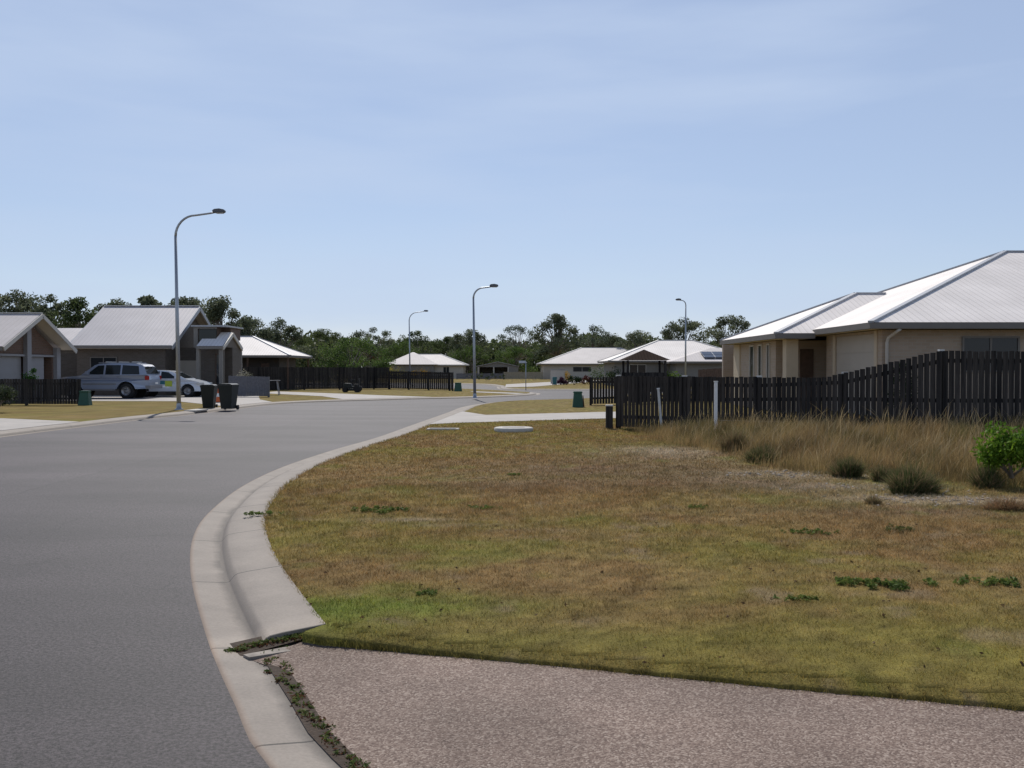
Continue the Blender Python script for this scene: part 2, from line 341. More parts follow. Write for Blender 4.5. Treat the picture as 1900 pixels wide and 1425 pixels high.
M = dict(
    asphalt=asphaltmat(), agg=aggmat(), kerb=kerbmat(),
    concrete=mat('driveway_concrete', (.36, .33, .30), .8, var=.16, vscale=1.2, bump=.2, detail=7),
    slab=mat('pale_concrete', (.5, .47, .42), .8, var=.15, vscale=9, bump=.3),
    chips=mat('sandstone', (.28,.24,.20), .9, var=.35, vscale=4),
    soilc=mat('dirty_concrete', (.26,.225,.19), .85, var=.35, vscale=14),
    soil=mat('brown_soil', (.05,.032,.02), .95, var=.4, vscale=30, bump=.5),
    iron=mat('dull_lid', (.13, .13, .12), .8, var=.2, vscale=9),
    roofw=roofmat('cream_sheet_roof', (.81, .75, .70), .62, .2, .2, spec=.3),
    roofg=roofmat('grey_sheet_roof', (.44, .42, .435), .6, .25, .14, metal=.1),
    roofp=roofmat('pale_sheet_roof', (.50, .46, .45), .65, .25, .12),
    roofbr=roofmat('brown_tile_roof', (.045, .03, .022), 1., .2, .5, .15, spec=.05),
    ridge=mat('ridge_cap', (.40, .41, .43), .5, var=.05), ridgew=mat('ridge_cap_pale', (.62, .6, .56), .45, var=.05),
    gutter=mat('gutter_metal', (.20, .185, .17), .8, var=.06, spec=.15), soffit=mat('soffit_cream', (.62, .56, .46), .75, var=.05),
    gutterp=mat('gutter_pale', (.5, .47, .42), .5, var=.06),
    bricktan=brickmat('tan_brick', (.40, .31, .235), (.35, .27, .2), (.37, .32, .26)),
    render=mat('cream_render', (.52, .43, .31), .85, var=.05, bump=.1),
    brickbr=brickmat('brown_brick', (.15, .085, .06), (.11, .065, .045), (.14, .12, .1)),
    brickdk=brickmat('dark_brick', (.06, .048, .04), (.045, .038, .032), (.07, .06, .05)),
    brickgr=brickmat('grey_brown_brick', (.12, .10, .085), (.095, .08, .065), (.12, .11, .1)),
    greywall=mat('grey_render', (.22, .205, .185), .85, var=.06), palewall=mat('pale_wall', (.48, .44, .38), .85, var=.06),
    garage=mat('garage_panel', (.27, .27, .285), .55, var=.04), garaget=mat('garage_panel_tan', (.42, .37, .31), .55, var=.04),
    timber=timbermat(),
    timberg=mat('grey_slats', (.13, .13, .145), .7, var=.2, vscale=10), timberp=mat('pale_timber', (.30, .26, .19), .8, var=.25, vscale=8),
    brownwood=mat('brown_wood', (.10, .06, .04), .7, var=.25, vscale=8), pale=mat('pale_paint', (.62, .62, .60), .6, var=.08, vscale=20),
    white=mat('white_paint', (.78, .78, .76), .55, var=.06, vscale=15), endgrain=mat('pale_cap', (.6, .58, .54), .6),
    glass=glassmat('dark_glass'), carglass=glassmat('car_glass', (.015, .02, .022), .05),
    galv=mat('galvanised_steel', (.40, .42, .44), .45, metal=.6, var=.12, vscale=20), lamphead=mat('lamp_head_grey', (.10, .105, .12), .5),
    lens=glassmat('lamp_lens', (.5, .48, .42), .3), green=mat('green_plastic', (.012, .075, .045), .5, var=.15, vscale=12),
    bindark=mat('dark_green_bin', (.006, .010, .008), .6, var=.2, vscale=10), binlid=mat('bin_lid', (.012, .014, .014), .4, var=.1),
    teal=mat('teal_plastic', (.03, .14, .17), .5), rubber=mat('rubber', (.015, .015, .016), .8, var=.2, vscale=20),
    alloy=mat('alloy', (.30, .30, .31), .35, metal=.7, var=.05), black=mat('black_plastic', (.012, .012, .013), .6),
    blue=mat('silver_blue_paint', (.30, .34, .43), .28, metal=.3, var=.03, coat=.5), silver=mat('silver_paint', (.42, .43, .45), .3, metal=.4, var=.03, coat=.5),
    clad=mat('grey_cladding', (.22, .22, .23), .45, metal=.2, var=.04), carwhite=mat('pale_blue_white_paint', (.62, .66, .72), .25, var=.03, coat=.6),
    red=glassmat('red_lens', (.35, .02, .015), .15), lampglass=glassmat('clear_lens', (.6, .6, .58), .1), orange=mat('orange_plastic', (.62, .12, .02), .5),
    lime=mat('lime_decal', (.42, .52, .05), .4), tealdecal=mat('teal_decal', (.02, .17, .22), .4), decalw=mat('decal_white', (.6, .65, .7), .4),
    solar=glassmat('solar_glass', (.035, .04, .06), .18), solarf=mat('panel_frame', (.45, .45, .46), .4), bark=mat('gum_bark', (.20, .165, .13), .9, var=.3, vscale=2),
    signblue=mat('sign_pale', (.55, .58, .62), .5), maroon=mat('maroon_panel', (.18, .03, .03), .6),
)
M['leaf'] = vcmat('leaf', 'tint', .6, .38)
M['grassblade'] = vcmat('grass_blade', 'tint', .7, .35)
M['lawn'] = vcmat('lawn_ground', 'tint', .95, 0, .42, 55, .7)

# ------------------------------------------------------------------ road lines (metres)
def crom(P, step=.3):
    P = [Vector(p) for p in P]; res = []
    Q = [P[0]*2-P[1]]+P+[P[-1]*2-P[-2]]
    for i in range(1, len(Q)-2):
        n = max(2, int((Q[i+1]-Q[i]).length/step))
        for k in range(n):
            t = k/n; a, b, c, d = Q[i-1], Q[i], Q[i+1], Q[i+2]
            res.append(.5*((2*b)+(c-a)*t+(2*a-5*b+4*c-d)*t*t+(3*b-a-3*c+d)*t**3))
    res.append(Q[-2]); return res
ZR = -.08
o_px = [(505,1425),(440,1310),(385,1180),(355,1060),(362,990),(395,945),(455,900),(530,865),(620,835),(700,812),(762,790),(830,766),(860,755),(905,748),(960,744.5),(1091,741),(1200,738)]
O_pts = [(7,-3.6),(3.2,-1.2),(1.2,.9),(.1,2.3)]+[G(x, y, ZR) for x, y in o_px]+[(22,59),(45,62)]
O_line = crom(O_pts, .25)
L_pts = [(2,-14),(-5,-10.5),(-9.5,-5),(-12,3),(-12.8,13),(-12.8,23.5),(-12.6,28.9),(-12.4,32.4),(-11.95,35.5),(-11.7,40.1),(-11.2,45.6),(-9.7,48.5),(-7.1,51),(-5.4,52.8),(-2.3,54.9),(.1,58),(1.6,61.5),(1.9,65.5),(1.0,68.5),(-1,73.5),(-5,79.5),(-14,84),(-30,87),(-60,88)]
L_pts = [(a*.977, b*.977) if b > 5 else (a, b) for a, b in L_pts]; L_line = crom(L_pts, .3)
F_pts = [(45,77),(20,74),(6,73.6),(1,74.3),(-.8,76.5),(-1.3,82),(-1.6,90),(-4,100),(-12,106),(-30,109),(-60,110)]
F_line = crom(F_pts, .4)
road_poly = [tuple(p) for p in O_line]+[tuple(p) for p in F_line]+[tuple(p) for p in reversed(L_line)]
def seg_dist(X, Y, line):
    d = np.full(X.shape, 1e9)
    for (a, b) in zip(line[:-1], line[1:]):
        ax, ay = a[0], a[1]; bx, by = b[0]-ax, b[1]-ay; l2 = bx*bx+by*by
        if l2 < 1e-9: continue
        t = np.clip(((X-ax)*bx+(Y-ay)*by)/l2, 0, 1)
        d = np.minimum(d, np.hypot(X-ax-t*bx, Y-ay-t*by))
    return d
def inside(X, Y, poly):
    r = np.zeros(X.shape, bool); n = len(poly)
    for i in range(n):
        x0, y0 = poly[i]; x1, y1 = poly[(i+1) % n]
        if y0 == y1: continue
        c = ((y0 > Y) != (y1 > Y)) & (X < (x1-x0)*(Y-y0)/(y1-y0)+x0); r ^= c
    return r
def offset(line, d):
    res = []
    for i, p in enumerate(line):
        t = (line[min(i+1, len(line)-1)]-line[max(i-1, 0)]).normalized(); n = Vector((t.y, -t.x)); res.append(p+n*d)
    return res
# near driveway slab
k0 = min(range(len(O_line)), key=lambda i: (O_line[i]-Vector(G(505, 1425, ZR))).length)
KE = min(range(len(O_line)), key=lambda i: (O_line[i]-Vector((-1.95, 5.66))).length)   # where the upstand of the kerb ends
ksl = KE-2
slab_left = [p for p in offset(O_line, .33)[3:ksl+1] if p.y < 5.36]+[Vector((-1.515, 5.455))]
slab_poly = [tuple(p) for p in slab_left]+[(-1.27,5.73),(-1.14,5.64),(0.0,5.22),(1.2,4.84),(2.45,4.47),(5,3.75),(9,2.6),(14,1.2),(14,-5),(6,-5)]

# ------------------------------------------------------------------ ground sheet
def lawn_h(X, Y):
    h = .16*sstep(3., 8., X)*sstep(15.5, 19.5, Y)*(1-sstep(60, 75, Y))+.14*sstep(8., 10.5, X)*sstep(21, 24.5, Y)*(1-sstep(60, 75, Y))
    h = h+.020*(fbm(X*.9, Y*.9, 3)-.5)*sstep(3.9, 5, Y)*(1-sstep(35, 50, Y))
    return h
C_BR = np.array((.210,.140,.062)); C_OL = np.array((.190,.162,.045)); C_GR = np.array((.150,.190,.036)); C_SA = np.array((.36,.30,.235)); C_YB = np.array((.26,.185,.085)); C_DK = np.array((.10,.066,.036)); C_PB = np.array((.165,.112,.078))
blobs = [  # px, py, rx, ry(m), colour, strength
    (640,1130,1.1,.42,C_GR,.95),(570,1165,.45,.25,C_GR,.8),(800,1120,1.0,.25,C_GR,.35),(1000,1190,1.4,.22,C_GR,.35),(1700,1230,2.0,.4,C_OL,.6),(1250,1190,2.2,.4,C_OL,.55),
    (860,950,1.3,.35,C_BR,.7),(700,880,1.6,1.5,C_BR,.75),(1000,860,3.,1.8,C_BR,.8),(1300,880,2.,1.2,C_DK,.5),(1500,830,3.,2.2,C_DK,.6),(1420,900,1.6,1.0,C_PB,.7),(1700,950,2.6,.6,C_PB,.7),(1250,850,1.6,1.6,C_PB,.5),(950,900,1.8,.9,C_PB,.45),(1100,870,2.2,1.4,C_PB,.5),(1250,840,1.4,1.3,C_SA,.42),(1220,835,.7,.8,C_SA,.4),
    (1480,880,1.3,.6,C_SA,.55),(1590,905,1.3,.5,C_SA,.65),(1700,925,1.2,.28,C_SA,.7),(1800,930,1.3,.35,C_SA,.75),(760,965,.5,.12,C_SA,.6),(860,975,.6,.1,C_SA,.45),(1000,985,.5,.1,C_SA,.4),
    (1450,960,2.,.5,C_YB,.45),(1150,1000,1.6,.5,C_YB,.4),(1000,1060,1.8,.4,C_YB,.35),(900,800,4,1.2,C_OL,.7),(900,990,1.5,.3,C_BR,.6),(1750,980,2,.5,C_BR,.7),(1150,930,2.,.8,C_YB,.35),(1800,1080,1.2,.5,C_YB,.5)]
def lawn_col(X, Y):
    n1 = fbm(X*.55, Y*.55, 4); n2 = fbm(X*2.1+40, Y*2.1, 4); n3 = fbm(X*7+9, Y*7+3, 3)
    w_ = sstep(.38, .62, .6*n1+.4*n2)[..., None]
    c = C_BR*(1-w_)+C_OL*w_
    w2 = (sstep(.52, .72, n2)*.55)[..., None]; c = c*(1-w2)+C_YB*w2
    far = sstep(26, 34, Y)[..., None]*.75*(.55+.9*n1[..., None]); c = c*(1-far)+(np.array((.175,.142,.046))*(.85+.3*n2[..., None]))*far
    near = (1-sstep(4.2, 7.0, Y))[..., None]*.6; c = c*(1-near)+C_OL*near
    for px, py, rx, ry, cc, st in blobs:
        bx, by = G(px, py)
        q = ((X-bx)/rx)**2+((Y-by)/ry)**2; k = np.exp(-q)*st*np.clip(.35+1.3*n2*(.5+n3), 0, 1.25); k = np.clip(k, 0, 1)[..., None]
        c = c*(1-k)+cc*k
    n5 = fbm(X*17+3, Y*17+8, 2); c = c*(.22+.78*n3[..., None]+.80*n5[..., None])
    g = (sstep(.66, .78, fbm(X*1.3+70, Y*1.3+11, 3))*.3)[..., None]; c = c*(1-g)+C_GR*1.05*g
    sp_ = (sstep(.66, .80, fbm(X*2.7+31, Y*2.7+7, 4))*.55)[..., None]; c = c*(1-sp_)+np.array((.27,.21,.14))*sp_
    return c*np.array((1., .96, .88))
def axis(pieces):
    r = []
    for a, b, s in pieces:
        n = max(1, int((b-a)/s)); r += list(np.linspace(a, b, n, endpoint=False))
    return r+[pieces[-1][1]]
xs = np.array(axis([(-3000,-400,500),(-400,-60,30),(-60,-14,.5),(-14,-5,.22),(-5,8,.09),(8,16,.16),(16,60,.7),(60,400,30),(400,3000,500)]))
ys = np.array(axis([(-300,-20,40),(-20,2,.8),(2,9,.075),(9,16,.1),(16,30,.16),(30,60,.28),(60,115,.5),(115,300,10),(300,3500,400)]))
XX, YY = np.meshgrid(xs, ys); Hh = lawn_h(XX, YY)
rd = (YY > -16) & (YY < 115) & (XX > -62) & (XX < 47)
ins = inside(XX, YY, road_poly)
dO = np.full(XX.shape, 1e9); near = rd
allL = [O_line, L_line, F_line]
for Ln in allL: dO[near] = np.minimum(dO[near], seg_dist(XX[near], YY[near], Ln[::2]+[Ln[-1]]))
ins_s = inside(XX, YY, slab_poly) | (seg_dist(XX, YY, [Vector(p) for p in slab_poly+[slab_poly[0]]]) < .09)
Hh = np.where(ins & rd, -.45, Hh); Hh = np.where((~ins) & (dO < .48), -.3, Hh)
Hh = np.where((~ins) & (dO >= .48) & (dO < .68), -.025, Hh); Hh = np.where(ins_s, -.3, Hh)
V = np.stack([XX, YY, Hh], -1).reshape(-1, 3); C = lawn_col(XX, YY).reshape(-1, 3)
ny, nx = XX.shape; idx = np.arange(ny*nx).reshape(ny, nx)
F = np.stack([idx[:-1, :-1], idx[:-1, 1:], idx[1:, 1:], idx[1:, :-1]], -1).reshape(-1, 4)
gr = np_mesh('ground', V, F, M['lawn'], {'tint': C}, smooth=True); tag(gr, kind='structure')

from mathutils.geometry import tessellate_polygon
def sheet(name, poly, z, m, thick=0., kind='structure', zf=None):
    mb = MB(); tri = tessellate_polygon([[Vector((p[0], p[1], 0)) for p in poly]])
    zz = zf if zf else (lambda x, y: z)
    for t in tri:
        P = [Vector((poly[i][0], poly[i][1], zz(*poly[i]))) for i in t]
        if (P[1]-P[0]).cross(P[2]-P[0]).z < 0: P = P[::-1]
        mb.face(P, [(p.x, p.y) for p in P])
    if thick:
        n = len(poly)
        for i in range(n):
            a, b = poly[i], poly[(i+1) % n]; za, zb = zz(*a), zz(*b)
            mb.face([(a[0],a[1],za),(b[0],b[1],zb),(b[0],b[1],zb-thick),(a[0],a[1],za-thick)])
    o = mb.build(name, m); return tag(o, kind=kind)
sheet('road', road_poly, ZR, M['asphalt'])
def sweep(name, line, prof, side, m, cap=True):
    ofs = [offset(line, d*side) for d, z in prof]; mb = MB(); u = 0
    for i in range(len(line)-1):
        L_ = (line[i+1]-line[i]).length
        for j in range(len(prof)-1):
            P = [(*ofs[j][i], prof[j][1]), (*ofs[j][i+1], prof[j][1]), (*ofs[j+1][i+1], prof[j+1][1]), (*ofs[j+1][i], prof[j+1][1])]
            U = [(u, prof[j][0]), (u+L_, prof[j][0]), (u+L_, prof[j+1][0]), (u, prof[j+1][0])]
            if side > 0: P = P[::-1]; U = U[::-1]
            mb.face(P, U, smooth=True)
        u += L_
    if cap:
        for i in (0, len(line)-1):
            P = [(*ofs[j][i], prof[j][1]) for j in range(len(prof))]+[(*ofs[-1][i], -.3), (*ofs[0][i], -.3)]; mb.face(P, [(.9, .4)]*len(P))
    o = mb.build(name, m)
    import bmesh
    bm = bmesh.new(); bm.from_mesh(o.data); bmesh.ops.remove_doubles(bm, verts=bm.verts, dist=1e-4); bm.to_mesh(o.data); bm.free()
    return tag(o, kind='structure')
CH = [(-.01,-.082),(0.,-.074),(.02,-.073),(.22,-.096),(.25,-.098),(.275,-.092)]
KB = [(.272,-.095),(.28,-.088),(.315,-.046),(.34,-.033),(.42,-.021),(.68,.004),(.70,-.02)]
sweep('gutter', O_line[:KE+1], CH, 1, M['kerb']); 
sweep('kerb', O_line[KE:], CH[:-1]+KB, 1, M['kerb'])
sweep('kerb', L_line, CH[:-1]+KB, -1, M['kerb'])
sweep('kerb', F_line, CH[:-1]+KB, 1, M['kerb'])
from mathutils.geometry import delaunay_2d_cdt
def slab_z(x, y):
    d = float(seg_dist(np.array([x]), np.array([y]), slab_left)[0]); t = min(1, d/1.1); return -.03-.062*(1-t)**1.5
inner = [Vector((x, y)) for x in np.arange(-1.6, 5, .22) for y in np.arange(2.5, 5.8, .22)]
inner = [p for p in inner if inside(np.array([p.x]), np.array([p.y]), slab_poly)[0]]
vv = [Vector(p) for p in slab_poly]+inner; nb_ = len(slab_poly)
res = delaunay_2d_cdt(vv, [], [list(range(nb_))], 1, 1e-6)
mb = MB()
for f_ in res[2]:
    P = [(res[0][i].x, res[0][i].y, slab_z(res[0][i].x, res[0][i].y)) for i in f_]; mb.face(P, [(p[0], p[1]) for p in P], smooth=False)
for a_, b_ in zip(slab_poly, slab_poly[1:]+slab_poly[:1]):
    za, zb = slab_z(*a_), slab_z(*b_); mb.face([(a_[0],a_[1],za),(b_[0],b_[1],zb),(b_[0],b_[1],zb-.1),(a_[0],a_[1],za-.1)])
tag(mb.build('driveway', M['agg']), kind='structure')
mb = MB(); Q_ = [(-1.80,5.72,-.092),(-1.62,5.49,-.090),(-1.26,5.75,-.050),(-1.16,5.72,-.02),(-1.28,5.96,-.02),(-1.5,5.86,-.055)]
mb.face(Q_, [(p[0], p[1]) for p in Q_]); tag(mb.build('soil_patch', M['soil']), kind='structure')
sheet('soil_strip', [tuple(p) for p in offset(O_line, .26)[2:KE+1]]+[tuple(p) for p in reversed(offset(O_line, .36)[2:ksl+1])], -.090, M['soil'])
# pale concrete lip at the corner of the near driveway
lip = [(-1.575,5.50),(-1.525,5.445),(-1.15,5.67),(-1.215,5.755)]
sheet('driveway_lip', lip, -.074, M['soilc'], .02)
def lz(o=.012): return lambda x, y: float(lawn_h(np.array([x]), np.array([y]))[0])*0+o
# driveways reach the back of the rolled kerb
bk_r = offset(O_line, .66); bk_l = offset(L_line, -.66)
def kb_pts(line, y0, y1): return [tuple(p) for p in line if y0 < p.y < y1]
D2 = kb_pts(bk_r, 27.0, 35.2); D2 = [(7.9,31.9),(7.9,36.6),(3.5,34.7),(-.9,32.4)]+D2[::-1]+[(-1.6,27.7),(3.0,30.2)]
D3 = kb_pts([p for p in bk_l if p.x < -8], 24.0, 28.6); D3 = D3+[(-16.3,30.2),(-27,32),(-27,28.3),(-14.6,26.2)]
D4 = kb_pts([p for p in bk_l if p.x < -8], 39.6, 45.3); D4 = D4+[(-13,48.6),(-15,55.8),(-28,55.8),(-28,46.8),(-16.5,46.2)]
D5 = [tuple(p) for p in bk_l if -8.9 < p.x < -4.4 and 45 < p.y < 56]; D5 = D5+[(-7.5,56.0),(-10.5,59.6),(-16.5,66),(-16.5,61.6),(-11,54.6)]
for D_ in (D2, D3, D4, D5): sheet('driveway', D_, .011, M['concrete'], .03)
sheet('footpath', [(-3.0,66.5),(-2.4,63.6),(.3,59.2),(.9,61.0)], .012, M['concrete'], .05)
sheet('driveway', [(-.6,80),(-.6,96),(9.5,128),(13.5,128),(6,100),(2,84)], .012, M['concrete'], .05)

# turf edge along the slab
ep = []; el = [Vector(p) for p in slab_poly[len(slab_left):len(slab_left)+9]]
for a_, b_ in zip(el[:-1], el[1:]):
    nn_ = max(2, int((b_-a_).length/.02))
    for i in range(nn_): ep.append((a_.lerp(b_, i/nn_), (b_-a_).normalized()))
Vv, Ff = [], []
for i, (p, d) in enumerate(ep):
    n_ = Vector((-d.y, d.x)); n_ = n_ if n_.y > 0 else -n_; j = .030*(fbm(np.array([i*.11]), np.array([3.]), 3)[0]-.5)+.012*(random.random()-.5)
    for off, z in ((j-.004, -.07), (j, -.016), (j+.025, -.004), (.24, .0)):
        q = p+n_*off; Vv.append((q.x, q.y, z+(float(lawn_h(np.array([q.x]), np.array([q.y]))[0]) if off > .1 else 0)))
    if i:
        for k_ in range(3): Ff.append((4*i-4+k_, 4*i+k_, 4*i+k_+1, 4*i-3+k_))
Vv = np.array(Vv); tag(np_mesh('turf_edge', Vv, np.array(Ff), M['lawn'], {'tint': lawn_col(Vv[:, 0], Vv[:, 1]+.05)}), kind='structure')
# ------------------------------------------------------------------ lawn blades (uncountable)
def keep_lawn(X, Y, m=.66):
    k = ~inside(X, Y, road_poly)
    d = np.full(X.shape, 1e9)
    for Ln in allL:
        sel = [p for p in Ln if p.y < 62]
        if len(sel) > 1: d = np.minimum(d, seg_dist(X, Y, sel[::2]))
    k &= d > m
    k &= ~inside(X, Y, slab_poly)
    for o in (D2,):
        k &= ~inside(X, Y, o)
    return k
def blades(n, x0, x1, y0, y1, h, wd, dens=None, col_fn=lawn_col, lean=1.1, jit=.42, margin=.66):
    Y = y0*(y1/y0)**rng.random(n); X = rng.uniform(x0, x1, n)
    k = keep_lawn(X, Y, margin) & (np.abs(X) < .80*Y+2.5); X, Y = X[k], Y[k]
    if dens is not None: k = rng.random(len(X)) < dens(X, Y); X, Y = X[k], Y[k]
    n = len(X); c = col_fn(X, Y)*(1+jit*(rng.random((n, 1))-.5)*2); hue = rng.random((n, 1))
    c = c*(1+np.array((.22,.06,-.1))*(hue-.5)*2)
    z = lawn_h(X, Y)-.004; ang = rng.uniform(0, 2*np.pi, n); sc = (Y/6.)**.75
    hh = h*(.45+rng.random(n))*np.clip(sc, .8, 2.2)*(.55+.9*fbm(X*4, Y*4, 2)); ww = wd*(.6+.8*rng.random(n))*np.clip(sc, .8, 4)
    le = lean*rng.random(n)*hh*1.5; a2 = rng.uniform(0, 2*np.pi, n)
    dx, dy = np.cos(ang)*ww/2, np.sin(ang)*ww/2
    A = np.stack([X-dx, Y-dy, z], -1); B = np.stack([X+dx, Y+dy, z], -1); T_ = np.stack([X+np.cos(a2)*le, Y+np.sin(a2)*le, z+hh], -1)
    V = np.stack([A, B, T_], 1).reshape(-1, 3); Fc = np.arange(3*n).reshape(-1, 3); Cc = np.repeat(np.clip(c*1.35, 0, 1), 3, 0)
    return V, Fc, Cc
parts = [blades(620000, -4, 12, 3.2, 13, .022, .0045), blades(290000, -6, 18, 13, 30, .016, .006)]
# a ragged fringe along the slab edge and kerb back
edge = [Vector(p) for p in slab_poly[len(slab_left):len(slab_left)+7]]
def fringe(line, n, spread, h, wd):
    seg = [(a, b, (b-a).length) for a, b in zip(line[:-1], line[1:])]; tot = sum(s[2] for s in seg); X = []; Y = []
    for a, b, l in seg:
        k = int(n*l/tot); t = rng.random(k); nrm = Vector((-(b-a).y, (b-a).x)).normalized(); e = rng.normal(0, spread, k)
        X.append(a.x+(b.x-a.x)*t+nrm.x*e); Y.append(a.y+(b.y-a.y)*t+nrm.y*e)
    X = np.concatenate(X); Y = np.concatenate(Y); n = len(X); c = lawn_col(X, Y+.1)*(.8+.4*rng.random((n, 1)))
    z = np.full(n, -.05); ang = rng.uniform(0, 2*np.pi, n); hh = h*(.4+rng.random(n)); ww = wd*(.6+.8*rng.random(n)); a2 = rng.uniform(0, 2*np.pi, n); le = hh*rng.random(n)
    A = np.stack([X-np.cos(ang)*ww/2, Y-np.sin(ang)*ww/2, z], -1); B = np.stack([X+np.cos(ang)*ww/2, Y+np.sin(ang)*ww/2, z], -1)
    T_ = np.stack([X+np.cos(a2)*le, Y+np.sin(a2)*le, z+hh], -1)
    return np.stack([A, B, T_], 1).reshape(-1, 3), np.arange(3*n).reshape(-1, 3), np.repeat(np.clip(c*1.3, 0, 1), 3, 0)
parts.append(fringe([p+Vector((0, .035)) for p in edge], 42000, .028, .040, .0035))
kb = offset(O_line, .70)[KE:]; kb = [p for p in kb if p.y < 24]
parts.append(fringe(kb, 22000, .022, .035, .006))
def cat(parts):
    Vs, Fs, Cs = [], [], []; b = 0
    for v, f, c in parts: Vs.append(v); Fs.append(f+b); Cs.append(c); b += len(v)
    return np.concatenate(Vs), np.concatenate(Fs), np.concatenate(Cs)
V, F, C = cat(parts)
g_ = np_mesh('lawn_grass', V, F, M['grassblade'], {'tint': C}); tag(g_, kind='stuff')

# ------------------------------------------------------------------ tall dry grass on the vacant lot
def curved_blades(X, Y, Z, hh, ww, le, az, c, head=False):
    """three-segment blades bending towards az; optional seed head"""
    n = len(X); dx, dy = np.cos(az+np.pi/2), np.sin(az+np.pi/2); rows = []
    rot = rng.uniform(0, np.pi, n); dx, dy = np.cos(rot), np.sin(rot)
    for t, wf in ((0, 1.), (.45, .85), (.8, .55), (1., .1)):
        ox = np.cos(az)*le*t*t; oy = np.sin(az)*le*t*t; z = Z+hh*(t-.12*t*t*le/np.maximum(hh, .01))
        w_ = ww*wf/2
        if head and t == .8: w_ = ww*2.4/2
        rows += [np.stack([X+ox-dx*w_, Y+oy-dy*w_, z], -1), np.stack([X+ox+dx*w_, Y+oy+dy*w_, z], -1)]
    V = np.stack(rows, 1); f = np.array([[0,1,3,2],[2,3,5,4],[4,5,7,6]])
    F = (f[None]+np.arange(n)[:, None, None]*8).reshape(-1, 4)
    return V.reshape(-1, 3), F, np.repeat(np.clip(c, 0, 1), 8, 0)
lot = [(3.0,25.0)]+[G(*p) for p in ((1162,799),(1225,824),(1320,840),(1400,864),(1520,886),(1600,882),(1700,892),(1800,908),(1900,912))]+[(11.5,13.2),(15.5,13.2),(15.5,19.3),(8.75,19.3),(7.1,20.8),(3.6,24.3)]
def lot_samples(n, power=1.):
    X = rng.uniform(2.8, 15.5, n); Y = rng.uniform(12.2, 25, n)
    k = inside(X, Y, lot); X, Y = X[k], Y[k]
    d = seg_dist(X, Y, [Vector(p) for p in lot[1:12]]); q = fbm(X*.8, Y*.8, 3)
    k = rng.random(len(X)) < (.12+.88*sstep(0, 1.1, d)**power)*(.35+.65*sstep(.25, .5, q)); return X[k], Y[k], d[k], q[k]
parts = []
for n, h, head, wd in ((230000, .40, False, .005), (9000, .60, True, .0035), (260000, .20, False, .005)):
    X, Y, d, q = lot_samples(n, .6 if h < .3 else 1.2); nn = len(X)
    tall = (.25+.75*sstep(.0, 2.0, d))*(.25+1.3*fbm(X*1.9+8, Y*1.9, 3))
    hh = h*(.45+.65*rng.random(nn))*(.35+.85*tall); az = rng.normal(.3, 1.4, nn); le = hh*(.1+.75*rng.random(nn)**1.5)
    mixv = fbm(X*1.1+3, Y*1.1, 3)[:, None]
    c = np.array((.40,.30,.13))*(1-mixv)+np.array((.27,.17,.085))*mixv
    gsel = ((rng.random((nn, 1)) < .10+.55*sstep(.52, .66, fbm(X*.9+30, Y*1.4, 3)[:, None])))*1.
    c = c*(1-gsel)+np.array((.16,.145,.055))*gsel; c = c*(.55+.7*rng.random((nn, 1)))*(.7+.6*sstep(.35,.6,fbm(X*2.3+50, Y*1.2, 3)))[:, None]
    if head: c = c*.4+np.array((.44,.35,.21))*.6*(.7+.5*rng.random((nn, 1)))
    parts.append(curved_blades(X, Y, lawn_h(X, Y)-.01, hh, np.full(nn, wd), le, az, c, head))
V, F, C = cat(parts)
tag(np_mesh('tall_dry_grass', V, F, M['grassblade'], {'tint': C}), kind='stuff')

def tussock(name, label, x, y, r, h, n, c0, c1, grp=None, cat_='grass clump'):
    n = int(n*2.2); a = rng.uniform(0, 2*np.pi, n); rr = r*(.2+.6*fbm(np.cos(a)*1.5+x, np.sin(a)*1.5+y, 2))*np.sqrt(rng.random(n)); X = np.cos(a)*rr; Y = np.sin(a)*rr*.7
    ro_ = np.hypot(X, Y/.7)/(.75*r); hh = h*(.4+.65*rng.random(n))*(1.05-.75*np.clip(ro_, 0, 1)**1.3); le = r*(.05+.5*rng.random(n)**1.2)*(.4+ro_); az = a+rng.normal(0, .9, n); m = rng.random((n, 1)); m2 = (rng.random((n, 1)) < .38)*1.
    c = ((np.array(c0)*(1-m)+np.array(c1)*m)*(1-m2)+np.array((.28,.20,.11))*m2)*(.6+.7*rng.random((n, 1)))
    V, F, C = curved_blades(X, Y, np.full(n, -.01), hh, np.full(n, .0075), le, az, c)
    o = np_mesh(name, V, F, M['grassblade'], {'tint': C}); o.location = (x, y, float(lawn_h(np.array([x]), np.array([y]))[0])); return tag(o, label, cat_, grp)
GG = (.06,.095,.03); GD = (.14,.15,.06); BRN = (.26,.17,.09)
TG = 'green tussocks at the edge of the dry grass'
for px, py, r, h, n, c0, c1, lab in (
    (1690,915,.52,.42,1300,GG,GD,'largest dark green grass tussock, standing out on the pale sandy strip'),
    (1575,885,.38,.36,800,GG,GD,'dark green tussock just left of the largest one beside the sand'),
    (1635,893,.25,.28,400,GG,GD,'small narrow green tussock between the two bigger ones'),
    (1415,858,.42,.36,800,GG,GD,'low green tussock right of the white post, at the dry grass edge'),
    (1830,905,.36,.36,600,GG,GD,'green tussock at the foot of the bright leafy shrub'),
    (1362,840,.50,.48,800,GD,BRN,'brownish green clump just right of the white post foot'),
    (1620,935,.16,.13,160,GD,BRN,'tiny olive clump below the narrow tussock on bare soil'),
    (1870,945,.42,.17,420,BRN,(.30,.16,.08),'reddish brown low clump on the lawn below the leafy shrub'),
    (1475,845,.40,.40,500,GD,BRN,'olive brown clump between the post and the dark tussocks'),
    (1520,800,.5,.62,700,GD,BRN,'tall olive clump deep within the dry grass')):
    x, y = G(px, py); tussock('grass_tussock', lab, x, y, r, h, n, c0, c1, TG)

